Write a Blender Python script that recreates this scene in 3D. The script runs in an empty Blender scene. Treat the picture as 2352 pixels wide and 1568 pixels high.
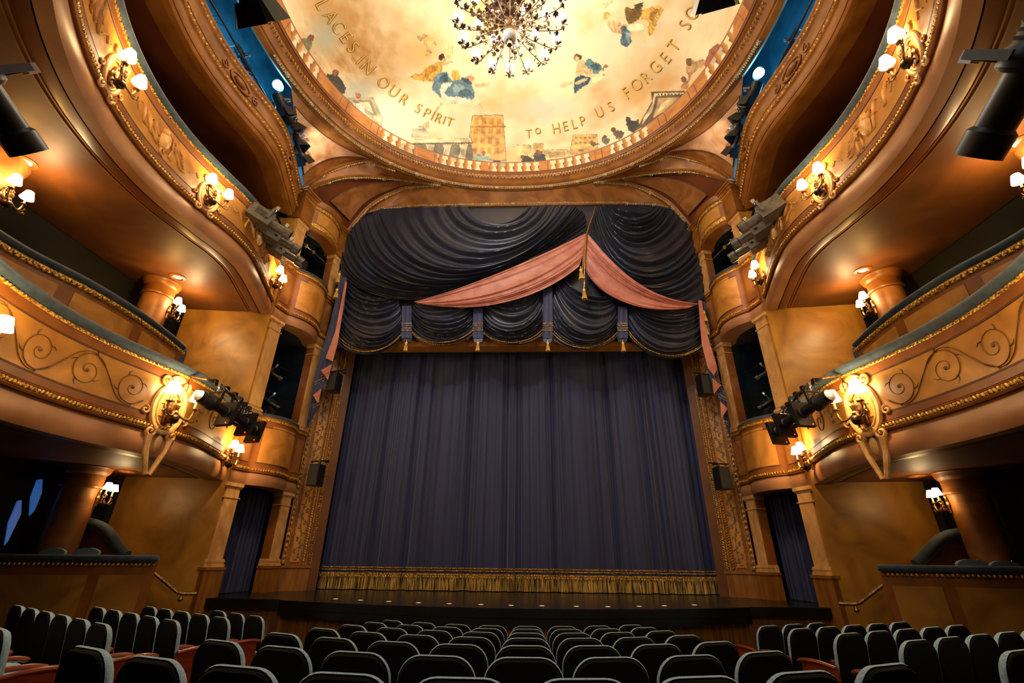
import bpy, math, random
import numpy as np
from mathutils import Vector, Matrix
random.seed(7)
PI = math.pi
SC = bpy.context.scene
COL = SC.collection

# ------------------------------------------------------------------ camera
PITCH, YAW, ROLL = math.radians(25.192), math.radians(2.265), math.radians(0.694)
FPX = 1044.6
CAM = Vector((0.39, 0.0, 1.78))
FW = Vector((-math.sin(YAW)*math.cos(PITCH), math.cos(YAW)*math.cos(PITCH), math.sin(PITCH)))
_r = Vector((math.cos(YAW), math.sin(YAW), 0)); _u = _r.cross(FW)
RT = math.cos(ROLL)*_r + math.sin(ROLL)*_u
UP = -math.sin(ROLL)*_r + math.cos(ROLL)*_u
cd = bpy.data.cameras.new('camera'); cam = bpy.data.objects.new('camera', cd); COL.objects.link(cam)
cd.sensor_width = 36; cd.lens = FPX/2352*36; cd.clip_start = 0.02; cd.clip_end = 200
cam.matrix_world = Matrix(((RT.x, UP.x, -FW.x, CAM.x), (RT.y, UP.y, -FW.y, CAM.y), (RT.z, UP.z, -FW.z, CAM.z), (0, 0, 0, 1)))
SC.camera = cam
def ray(x, y): return RT*((x-1176)/FPX) + UP*((784-y)/FPX) + FW
def hit(x, y, ax, val):
    d = ray(x, y); return CAM + d*((val-CAM[ax])/d[ax])
def proj(P):
    d = Vector(P)-CAM; z = d.dot(FW)
    return (1176+FPX*d.dot(RT)/z, 784-FPX*d.dot(UP)/z)

# ------------------------------------------------------------------ world, exposure
w = bpy.data.worlds.new('world'); SC.world = w; w.use_nodes = True
w.node_tree.nodes['Background'].inputs[0].default_value = (1.0, 0.62, 0.36, 1)
w.node_tree.nodes['Background'].inputs[1].default_value = 0.005
vs = SC.view_settings; vs.view_transform = 'Standard'; vs.look = 'None'; vs.gamma = 1; vs.use_curve_mapping = False
vs.exposure = -0.18
WARM = (1.0, 0.64, 0.28); WARMW = (1.0, 0.87, 0.69); BLUE = (0.10, 0.55, 1.0)
def light(name, kind, loc, power, color=WARM, size=0.1, target=None, spot=60, blend=0.6, parent=None, shape=None, sy=None):
    l = bpy.data.lights.new(name, kind); l.energy = power; l.color = color
    if kind == 'SPOT': l.spot_size = math.radians(spot); l.spot_blend = blend; l.shadow_soft_size = size
    elif kind == 'AREA':
        l.size = size
        if sy: l.shape = 'RECTANGLE'; l.size_y = sy
    else: l.shadow_soft_size = size
    o = bpy.data.objects.new(name, l); COL.objects.link(o)
    o.location = loc
    if target is not None:
        o.rotation_euler = (Vector(target)-Vector(loc)).to_track_quat('-Z', 'Y').to_euler()
    if parent: o.parent = parent
    return o
dome_aim = hit(930, 275, 2, 15.2)
# the lamps of the chandelier, and an unseen flat fill added behind the seats
light('chandelier_lamp', 'POINT', (0, 6.45, 12.6), 620, WARMW, 0.9)
light('chandelier_lamp', 'POINT', (0, 6.9, 13.55), 760, WARMW, 0.5)
light('house_fill', 'AREA', (0, -0.6, 8.6), 115, (.93, .94, .95), 5.0, (0, 9, 5), sy=1.6)
light('cove_spot', 'SPOT', (-5.6, 8.7, 12.9), 620, (1, .90, .74), 0.12, dome_aim, 40, 1.0)
light('stage_wash', 'SPOT', (-1.5, 4.5, 13.0), 800, (.52, .68, 1.0), 0.12, (0, 13.5, 8.5), 85, 0.8)
for sx in (-1, 1):
    light('blue_slot_lamp', 'POINT', (sx*7.45, 8.9, 13.6), 330, (.16, .62, 1.0), 0.12)
    light('blue_slot_lamp', 'POINT', (sx*7.2, 6.6, 13.3), 45, BLUE, 0.2)
light('frieze_fill', 'SPOT', (-6.0, 9.0, 12.7), 230, (1, .84, .70), 0.1, (-6.1, 10.9, 13.6), 75, 1.0)  # added fills to brighten the rosy ceiling panels, no fixture of their own
light('frieze_fill', 'SPOT', (6.0, 9.0, 12.7), 130, (1, .82, .66), 0.1, (6.1, 10.9, 13.6), 75, 1.0)
light('curtain_fill_spot', 'SPOT', (-5.2, 1.0, 7.0), 420, (1, .84, .68), 0.15, (.6, 14, 6.0), 46, 0.7)  # unseen spot added to bring out the curtain folds and the lintel

# ------------------------------------------------------------------ materials
def srgb(h):
    h = h.lstrip('#'); r = []
    for i in (0, 2, 4):
        c = int(h[i:i+2], 16)/255; r.append(c/12.92 if c <= .04045 else ((c+.055)/1.055)**2.4)
    return tuple(r)+(1,)
def newmat(name):
    m = bpy.data.materials.new(name); m.use_nodes = True
    return m, m.node_tree.nodes, m.node_tree.links, m.node_tree.nodes['Principled BSDF']
def noisemat(name, c1, c2, scale=3.0, rough=.5, metal=0.0, detail=4, bump=0.0, stretch=(1, 1, 1), lo=.35, hi=.65, bscale=None, sheen=0, spec=.5, coord='Object', distort=0.0):
    m, N, L, B = newmat(name)
    tc = N.new('ShaderNodeTexCoord'); mp = N.new('ShaderNodeMapping'); mp.inputs['Scale'].default_value = stretch
    L.new(tc.outputs[coord], mp.inputs[0])
    n = N.new('ShaderNodeTexNoise'); n.inputs['Scale'].default_value = scale; n.inputs['Detail'].default_value = detail
    n.inputs['Distortion'].default_value = distort
    L.new(mp.outputs[0], n.inputs['Vector'])
    r = N.new('ShaderNodeValToRGB'); r.color_ramp.elements[0].position = lo; r.color_ramp.elements[1].position = hi
    r.color_ramp.elements[0].color = c1; r.color_ramp.elements[1].color = c2
    L.new(n.outputs['Fac'], r.inputs[0]); L.new(r.outputs[0], B.inputs['Base Color'])
    B.inputs['Roughness'].default_value = rough; B.inputs['Metallic'].default_value = metal
    B.inputs['Specular IOR Level'].default_value = spec
    if sheen: B.inputs['Sheen Weight'].default_value = sheen; B.inputs['Sheen Roughness'].default_value = .4
    if bump:
        n2 = N.new('ShaderNodeTexNoise'); n2.inputs['Scale'].default_value = bscale or scale*6; n2.inputs['Detail'].default_value = 3
        L.new(mp.outputs[0], n2.inputs['Vector'])
        b = N.new('ShaderNodeBump'); b.inputs['Strength'].default_value = bump; b.inputs['Distance'].default_value = .02
        L.new(n2.outputs['Fac'], b.inputs['Height']); L.new(b.outputs[0], B.inputs['Normal'])
    return m
def emimat(name, col, s):
    m, N, L, B = newmat(name); B.inputs['Base Color'].default_value = (.8, .7, .5, 1)
    B.inputs['Emission Color'].default_value = tuple(col)+(1,); B.inputs['Emission Strength'].default_value = s
    return m
M = {}
M['tan'] = noisemat('gold_scumbled_paint', srgb('9C6420'), srgb('CC8E38'), 1.7, .42, bump=.05, distort=1.2, lo=.3, hi=.7)
M['tan_lt'] = noisemat('pale_marbled_paint', srgb('B27E40'), srgb('DDB072'), 2.4, .38, bump=.04, distort=2.5, stretch=(1, 1, .5), lo=.3, hi=.75)
M['wall'] = noisemat('amber_wall_paint', srgb('85581C'), srgb('B5812F'), 1.1, .40, bump=.04, distort=1.5, lo=.3, hi=.7)
M['band'] = noisemat('red_brown_paint', srgb('74400F'), srgb('8E5218'), 2.5, .45, bump=.05)
M['cove'] = noisemat('rosy_brown_paint', srgb('875631'), srgb('A9774D'), 1.6, .46, bump=.03, stretch=(.6, .6, 1))
M['vault'] = noisemat('rosewood_scumble', srgb('7A4719'), srgb('A06A34'), 1.5, .5, bump=.04, distort=1.5)
M['pinkp'] = noisemat('dusty_rose_scumble', srgb('AD7547'), srgb('DDB086'), 1.6, .55, bump=.03, distort=1.0)
M['line'] = noisemat('violet_brown_line', srgb('4A2E2A'), srgb('5A3A34'), 5, .6)
M['gold'] = noisemat('gilded_ornament', srgb('7E4A12'), srgb('F0C055'), 26, .32, .35, bump=.6, bscale=40, lo=.38, hi=.62)
M['gold2'] = noisemat('gilded_highlight', srgb('C8912F'), srgb('FFE08A'), 30, .28, .45, bump=.3)
M['blue'] = noisemat('slate_blue_velvet', srgb('1E3140'), srgb('2E4658'), 9, .75, bump=.15, sheen=.35)
M['dark'] = noisemat('dark_house_paint', srgb('1B130D'), srgb('2A1D12'), 1.5, .8)
M['green'] = noisemat('dark_green_wall', srgb('0A0F0C'), srgb('101510'), 2, .9)
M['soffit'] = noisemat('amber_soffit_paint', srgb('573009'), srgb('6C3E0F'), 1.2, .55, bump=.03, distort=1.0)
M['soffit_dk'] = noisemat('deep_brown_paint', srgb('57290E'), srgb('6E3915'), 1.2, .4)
M['bluewall'] = noisemat('blue_light_tint', srgb('25596E'), srgb('38788F'), 2, .7)  # blue of the slot lights put into the wall colour
M['navy'] = noisemat('navy_velvet', srgb('20264A'), srgb('2A3156'), 3, .65, bump=.08, bscale=120, sheen=.35, stretch=(6, 6, .1))
M['navy_sat'] = noisemat('navy_satin', srgb('161A2C'), srgb('1E2338'), 3, .38, bump=.10, bscale=90, sheen=.2, spec=.7)
M['pink'] = noisemat('salmon_satin', srgb('A9634F'), srgb('C27A64'), 4, .48, bump=.15, bscale=60, sheen=.2)
M['fringe'] = noisemat('gold_fringe', srgb('2A1C0A'), srgb('F0C868'), 46, .45, .25, bump=.7, stretch=(1, 1, .05), lo=.42, hi=.58)
M['stage'] = noisemat('black_stage_boards', srgb('0A0908'), srgb('151310'), 4, .26, bump=.05, stretch=(.3, 2, 1))
M['black'] = noisemat('black_steel', srgb('0C0C0D'), srgb('161618'), 20, .42)
M['grey'] = noisemat('grey_steel', srgb('55504A'), srgb('6E6860'), 12, .38, .5)
M['chrome'] = noisemat('bare_metal', srgb('A8A49A'), srgb('CFCBC0'), 12, .25, .9)
M['glass'] = noisemat('dark_lens_glass', srgb('16181C'), srgb('22262C'), 5, .08, spec=.8)
M['bronze'] = noisemat('aged_bronze', srgb('6B4524'), srgb('B08A50'), 25, .28, .75, bump=.1)
M['bronze_dk'] = noisemat('dark_bronze', srgb('2A190E'), srgb('4C3018'), 25, .35, .6, bump=.1)
M['oak'] = noisemat('stage_front_oak', srgb('5E3A10'), srgb('8A5A20'), 4, .5, stretch=(4, 4, .35), bump=.05)
M['mahog'] = noisemat('red_mahogany', srgb('6B2611'), srgb('8E3A1A'), 5, .28, stretch=(4, 1, 4), bump=.03)
M['seatback'] = noisemat('dark_seat_shell', srgb('0A0605'), srgb('100908'), 4, .7, spec=.15)
M['fabric'] = noisemat('blue_grey_upholstery', srgb('86A8B8'), srgb('A2C2D0'), 60, .85, bump=.35, bscale=160, sheen=.15)
M['floor'] = noisemat('dark_carpet', srgb('20130F'), srgb('2E1B15'), 30, .95, bump=.2)
M['shade'] = emimat('lit_lamp_shade', (1, .82, .52), 9)
M['candle'] = noisemat('ivory_candle_tube', srgb('D8C090'), srgb('EAD8AE'), 6, .5)
M['bulb'] = emimat('lit_frosted_bulb', (1, .90, .70), 26)
M['arm'] = noisemat('dark_gilt_arm', srgb('3A2814'), srgb('7A5A30'), 25, .35, .5)
M['blue_lens'] = emimat('lit_blue_white_lens', (.55, .88, 1.0), 60)
M['white_lens'] = emimat('lit_white_lens', (.85, .9, 1.0), 25)
M['blue_glow'] = emimat('blue_light_patch', (.0, .20, .70), .35)  # glow in place of blue light falling on the back wall
M['dl'] = emimat('lit_downlight', (1, .62, .22), 3)
M['led'] = emimat('red_led', (1, .02, .02), 6)
M['marker'] = emimat('lit_stage_marker', (1, .6, .3), 1.2)
M['gilt_pale'] = noisemat('pale_gilt_ornament', srgb('8C7440'), srgb('EBDDAE'), 30, .4, .2, bump=.4)
M['wood'] = noisemat('golden_brown_wood', srgb('70430F'), srgb('94601E'), 3, .45, stretch=(3, 3, .4), bump=.04)
M['enamel'] = noisemat('pale_enamel', srgb('C9B898'), srgb('E2D6BC'), 5, .3)
M['ring'] = noisemat('cornice_brown', srgb('7C4813'), srgb('9A6124'), 2.5, .42, bump=.04)
M['vine'] = noisemat('umber_scroll_paint', srgb('6B451A'), srgb('573716'), 14, .55)
M['relief'] = noisemat('cream_relief_paint', srgb('C08A48'), srgb('E3B474'), 7, .45, bump=.1)
M['leafp'] = noisemat('blue_grey_leaf_paint', srgb('5A4E44'), srgb('6D5B48'), 9, .6)

# ------------------------------------------------------------------ mesh builder
class MB:
    def __init__(s): s.v = []; s.f = []; s.uv = {}
    def grid(s, rows, cu=False, cv=False, flip=False):
        """rows: list of lists of points; cv closes across rows, cu closes along a row"""
        b = len(s.v); n = len(rows); m = len(rows[0])
        for r in rows: s.v.extend([tuple(p) for p in r])
        for i in range(n if cv else n-1):
            for j in range(m if cu else m-1):
                a = b+i*m+j; c = b+i*m+(j+1) % m; d = b+((i+1) % n)*m+(j+1) % m; e = b+((i+1) % n)*m+j
                s.f.append((a, e, d, c) if flip else (a, c, d, e))
        return s
    def poly(s, pts, flip=False):
        b = len(s.v); s.v.extend([tuple(p) for p in pts]); f = list(range(b, b+len(pts)))
        s.f.append(tuple(f[::-1] if flip else f)); return s
    def box(s, c, size, R=None):
        c = Vector(c); hx, hy, hz = size[0]/2, size[1]/2, size[2]/2; b = len(s.v)
        for z in (-hz, hz):
            for y in (-hy, hy):
                for x in (-hx, hx):
                    p = Vector((x, y, z))
                    if R is not None: p = R @ p
                    s.v.append(tuple(c+p))
        for q in ((0, 2, 3, 1), (4, 5, 7, 6), (0, 1, 5, 4), (2, 6, 7, 3), (0, 4, 6, 2), (1, 3, 7, 5)): s.f.append(tuple(b+i for i in q))
        return s
    def tube(s, path, r, seg=8, closed=False, squash=1.0):
        P = [Vector(p) for p in path]; n = len(P)
        if not hasattr(r, '__len__'): r = [r]*n
        up = Vector((0, 0, 1)); rows = []; prev = None
        for i in range(n):
            if closed: t = P[(i+1) % n]-P[i-1]
            else: t = P[min(i+1, n-1)]-P[max(i-1, 0)]
            if t.length < 1e-9: t = Vector((0, 0, 1))
            t.normalize()
            if prev is None:
                a = t.cross(up)
                if a.length < .05: a = t.cross(Vector((1, 0, 0)))
            else: a = prev - t*prev.dot(t)
            if a.length < 1e-6: a = t.orthogonal()
            a.normalize(); prev = a; bb = t.cross(a)
            rows.append([P[i]+(a*math.cos(2*PI*k/seg)+bb*math.sin(2*PI*k/seg)*squash)*r[i] for k in range(seg)])
        s.grid(rows, cu=True, cv=closed)
        if not closed:
            s.poly(rows[0], True); s.poly(rows[-1])
        return s
    def lathe(s, prof, o=(0, 0, 0), ax=None, seg=14):
        """prof: list of (r, h) along axis"""
        o = Vector(o); z = Vector(ax).normalized() if ax is not None else Vector((0, 0, 1))
        a = z.orthogonal().normalized() if abs(z.z) < .999 else Vector((1, 0, 0)); b = z.cross(a)
        rows = [[o+z*h+(a*math.cos(2*PI*k/seg)+b*math.sin(2*PI*k/seg))*max(r, 1e-4) for k in range(seg)] for r, h in prof]
        s.grid(rows, cu=True)
        if prof[0][0] > 1e-3: s.poly(rows[0], True)
        if prof[-1][0] > 1e-3: s.poly(rows[-1])
        return s
    def ball(s, c, r, seg=8, rings=6, A=None):
        c = Vector(c); rr = r if hasattr(r, '__len__') else (r, r, r); rows = []
        for i in range(rings+1):
            t = PI*i/rings; row = []
            for k in range(seg):
                p = Vector((math.sin(t)*math.cos(2*PI*k/seg)*rr[0], math.sin(t)*math.sin(2*PI*k/seg)*rr[1], math.cos(t)*rr[2]))
                if A is not None: p = A @ p
                row.append(c+p)
            rows.append(row)
        s.grid(rows, cu=True); return s
    def slab(s, pts, d):
        """flat outline extruded by vector d"""
        d = Vector(d); P = [Vector(p) for p in pts]; b = len(s.v); n = len(P)
        s.v.extend([tuple(p) for p in P]); s.v.extend([tuple(p+d) for p in P])
        s.f.append(tuple(range(b, b+n))); s.f.append(tuple(range(b+2*n-1, b+n-1, -1)))
        for i in range(n): s.f.append((b+i, b+n+i, b+n+(i+1) % n, b+(i+1) % n))
        return s
    def build(s, name, mat, parent=None, smooth=True, angle=40, local=False):
        me = bpy.data.meshes.new(name); off = Vector((0, 0, 0))
        if parent is not None and not local:
            off = wloc(parent)
        vv = [(p[0]-off.x, p[1]-off.y, p[2]-off.z) for p in s.v]
        me.from_pydata(vv, [], s.f); me.materials.append(mat)
        if smooth:
            me.polygons.foreach_set('use_smooth', [True]*len(me.polygons))
            try: me.set_sharp_from_angle(angle=math.radians(angle))
            except Exception: pass
        me.update()
        o = bpy.data.objects.new(name, me); COL.objects.link(o)
        if parent is not None: o.parent = parent
        return o
def wloc(o):
    p = Vector((0, 0, 0))
    while o is not None: p += o.location; o = o.parent
    return p
def tag(o, label=None, cat=None, group=None, kind=None):
    if label: o['label'] = label
    if cat: o['category'] = cat
    if group: o['group'] = group
    if kind: o['kind'] = kind
    return o
def thing(name, loc, label, cat, group=None, rz=0):
    o = bpy.data.objects.new(name, None); COL.objects.link(o); o.empty_display_size = .1
    o.location = loc; o.rotation_euler = (0, 0, rz); return tag(o, label, cat, group)
def copy_tree(o, parent=None):
    c = o.copy(); COL.objects.link(c)
    if parent is not None: c.parent = parent
    for ch in list(o.children): copy_tree(ch, c)
    return c
def place(o, loc, rot=None, label=None, group=None, scale=None):
    o.location = loc
    if rot is not None: o.rotation_euler = rot
    if label: o['label'] = label
    if group: o['group'] = group
    if scale: o.scale = (scale,)*3
    return o
def lerp(a, b, t): return a+(b-a)*t
def catmull(pts, n=12, closed=False):
    P = [Vector(p) for p in pts]; out = []
    m = len(P)
    for i in range(m if closed else m-1):
        if closed: a, b, c, d = P[i-1], P[i], P[(i+1) % m], P[(i+2) % m]
        else: a, b, c, d = P[max(i-1, 0)], P[i], P[i+1], P[min(i+2, m-1)]
        for k in range(n):
            t = k/n
            out.append(.5*((2*b)+(c-a)*t+(2*a-5*b+4*c-d)*t*t+(3*b-a-3*c+d)*t**3))
    if not closed: out.append(P[-1].copy())
    return out
def resample(P, step=None, count=None):
    L = [0]
    for i in range(1, len(P)): L.append(L[-1]+(P[i]-P[i-1]).length)
    n = count or max(2, int(round(L[-1]/step))+1); out = []; j = 0
    for i in range(n):
        s = L[-1]*i/(n-1)
        while j < len(P)-2 and L[j+1] < s: j += 1
        t = (s-L[j])/max(L[j+1]-L[j], 1e-9); out.append(P[j].lerp(P[j+1], min(max(t, 0), 1)))
    return out
SIDES = ((-1, 'left'), (1, 'right'))
# ------------------------------------------------------------------ plan of the balcony fronts (right side; mirrored on the left)
PLAN = resample(catmull([(6.66, 10.62, 0), (6.36, 9.6, 0), (6.1, 8.6, 0), (6.08, 7.9, 0), (6.2, 7.2, 0), (6.32, 6.3, 0), (6.28, 5.4, 0), (6.06, 4.5, 0), (5.7, 3.7, 0), (5.15, 2.9, 0), (4.3, 2.0, 0), (3.0, 1.2, 0)], 14), step=.1)
PS = [0.0]
for i in range(1, len(PLAN)): PS.append(PS[-1]+(PLAN[i]-PLAN[i-1]).length)
def plan_at(s):
    s = min(max(s, 0), PS[-1]-1e-6)
    i = min(int(s/PS[-1]*(len(PLAN)-1)), len(PLAN)-2)
    while PS[i] > s: i -= 1
    while PS[i+1] < s: i += 1
    t = (s-PS[i])/(PS[i+1]-PS[i]); p = PLAN[i].lerp(PLAN[i+1], t)
    T = (PLAN[min(i+2, len(PLAN)-1)]-PLAN[max(i-1, 0)]).normalized()
    return p, Vector((T.y, -T.x, 0))          # point, inward normal
def s_of_y(y):
    for i in range(1, len(PLAN)):
        if PLAN[i].y <= y: return PS[i]
    return PS[-1]
def fp(side, s, d, z):
    p, n = plan_at(s); q = p+n*d
    return Vector((side*q.x, q.y, z))
def sweep(mb, side, prof, s0, s1, step=.12, closed=True):
    n = max(2, int((s1-s0)/step)+1)
    rows = [[fp(side, s0+(s1-s0)*i/(n-1), d, z) for d, z in prof] for i in range(n)]
    mb.grid(rows, cu=closed, flip=side > 0)
    if closed: mb.poly(rows[0], side < 0); mb.poly(rows[-1], side > 0)
    return mb
def beads(mb, side, s0, s1, d, z, step=.1, r=(.03, .03, .045)):
    s = s0
    k = 0
    while s < s1:
        p = fp(side, s, d, z); _, n = plan_at(s)
        th = math.atan2(n.y, side*n.x)
        A = Matrix.Rotation(th, 3, 'Z') @ Matrix.Rotation(.5*side, 3, 'X')
        mb.ball(p, r if k % 4 else (r[0]*1.25, r[1]*.8, r[2]*.9), 6, 4, A); s += step; k += 1
def pipe_path(side, pts, s0, z0, d=.012):
    return [fp(side, s0+a, d, z0+b) for a, b in pts]

# ---- spiral scroll in (s, z) coordinates
def spiral(cx, cz, r0, turns, a0, dirn=1, n=40, r1=.04):
    out = []
    for i in range(n+1):
        t = i/n; r = r0*(1-t)**.9+r1*t; a = a0+dirn*2*PI*turns*t
        out.append((cx+r*math.cos(a), cz+r*math.sin(a)))
    return out
def taper(n, r, e=.35): return [r*max(e, math.sin(PI*min(1, .12+.88*i/max(n-1, 1)))**.5) for i in range(n)]

def vine_panel(mb, side, s0, s1, zc, h, flip=1):
    """painted rinceau: pairs of scrolls joined by waves, with leaf sprigs"""
    s = s0; k = 0
    while s+.8 < s1:
        R = h*.47; cx = s+.42; up = 1 if k % 2 == 0 else -1
        sp = spiral(cx, zc, R, 1.6, -up*PI*5/6, up, 52, .03)
        pts = pipe_path(side, sp, 0, 0, .006); mb.tube(pts, [.015*(1-.5*i/len(pts)) for i in range(len(pts))], 5, squash=.35)
        mb.ball(fp(side, cx, .004, zc), (.03, .03, .03), 6, 4)
        for q in (4, 11, 18, 26):
            a, b = sp[q]; a2, b2 = sp[q+1]; dx, dz = a2-a, b2-b; l = math.hypot(dx, dz) or 1
            nx, nz = dz/l, -dx/l
            sg = 1 if up > 0 else -1
            lf = [(a, b), (a+nx*sg*.05+dx/l*.03, b+nz*sg*.05+dz/l*.03), (a+nx*sg*.075+dx/l*.09, b+nz*sg*.075+dz/l*.09)]
            mb.tube(pipe_path(side, lf, 0, 0, .006), [.016, .014, .003], 4, squash=.35)
        cn = [(cx-R*.87, zc-up*R*.5), (cx, zc-up*R), (cx+R*.75, zc-up*R*.72), (cx+.40, zc), (s+.78+.42-R*.87, zc+up*R*.5)]
        mb.tube(pipe_path(side, [(p.x, p.y) for p in catmull([(a, b, 0) for a, b in cn], 6)], 0, 0, .006), .014, 5, squash=.35)
        s += .78; k += 1

def relief_panel(mb, side, s0, s1, zc, h, seed):
    """swirling drapery and winged figure relief between two cartouches"""
    rnd = random.Random(seed); L = s1-s0
    for k in range(15):
        c = s0+L*(.16+.68*rnd.random()); z = zc+h*(rnd.random()-.5)*.55
        a = rnd.uniform(-.5, .9); ln = rnd.uniform(.22, .5)
        pts = []
        for i in range(9):
            t = i/8-.5; b = .10*math.sin(t*5+rnd.random()*.2)
            pts.append((c+ln*t*math.cos(a)-b*math.sin(a), z+ln*t*math.sin(a)*.7+b*math.cos(a)))
        mb.tube(pipe_path(side, pts, 0, 0, .012), [.006+.034*math.sin(PI*i/8) for i in range(9)], 6, squash=.5)
    for sg in (-1, 1):                          # ribbon ends
        x = (s0+s1)/2+sg*L*.36
        pts = [(x, zc-h*.1), (x+sg*.12, zc+h*.10), (x+sg*.20, zc-h*.02), (x+sg*.30, zc+h*.14)]
        mb.tube(pipe_path(side, [(p.x, p.y) for p in catmull([(a, b, 0) for a, b in pts], 5)], 0, 0, .01), .022, 5, squash=.5)
    c = (s0+s1)/2
    mb.ball(fp(side, c+.05, .03, zc+h*.24), (.07, .07, .085), 10, 8)
    mb.ball(fp(side, c, .01, zc), (.09, .13, .2), 10, 8)
    for i in range(5):
        mb.tube(pipe_path(side, [(c-.1, zc+h*.08+i*.015), (c-.3, zc+h*(.22-.05*i)), (c-.46-.03*i, zc+h*(.16-.09*i))], 0, 0, .012), [.02, .026, .006], 5, squash=.5)

def cartouche(side, s, z, sc, parent):
    mb = MB(); n = 36
    ring = [(s+sc*.24*math.cos(2*PI*i/n), z+sc*.34*math.sin(2*PI*i/n)) for i in range(n)]
    mb.tube(pipe_path(side, ring, 0, 0, .03), .04*sc, 8, closed=True, squash=.8)
    ring2 = [(s+sc*.18*math.cos(2*PI*i/n), z+sc*.27*math.sin(2*PI*i/n)) for i in range(n)]
    mb.tube(pipe_path(side, ring2, 0, 0, .03), .016*sc, 6, closed=True)
    legs = sc > 1
    for sg in (-1, 1):
        mb.tube(pipe_path(side, spiral(s+sg*sc*.17, z-sc*.36, .09*sc, 1.3, PI*.5, sg, 22, .01), 0, 0, .04), .024*sc, 6)
        mb.tube(pipe_path(side, spiral(s+sg*sc*.17, z+sc*.38, .07*sc, 1.3, -PI*.5, sg, 22, .01), 0, 0, .04), .02*sc, 6)
        mb.tube(pipe_path(side, spiral(s+sg*sc*.33, z-sc*.1, .06*sc, 1.1, PI*.5*sg, sg, 18, .01), 0, 0, .03), .016*sc, 6)
        pts = [(s+sg*sc*.16, z-sc*.40), (s+sg*sc*.14, z-sc*.6), (s+sg*sc*.03, z-sc*.92)]
        if legs: mb.tube(pipe_path(side, pts, 0, 0, .03), [.05*sc, .04*sc, .03*sc], 6)
    for i in range(-3, 4):                      # shell crest
        a = PI/2+i*.22
        mb.tube(pipe_path(side, [(s+.03*sc*i*.5, z+sc*.33), (s+sc*.16*math.cos(a), z+sc*(.33+.16*math.sin(a)))], 0, 0, .035), [.016*sc, .026*sc], 6)
    if legs: mb.ball(fp(side, s, 0.02, z-sc*.5), (.05*sc, .06*sc, .12*sc), 8, 6)
    mb.build('cartouche', M['relief'], parent)

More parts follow.
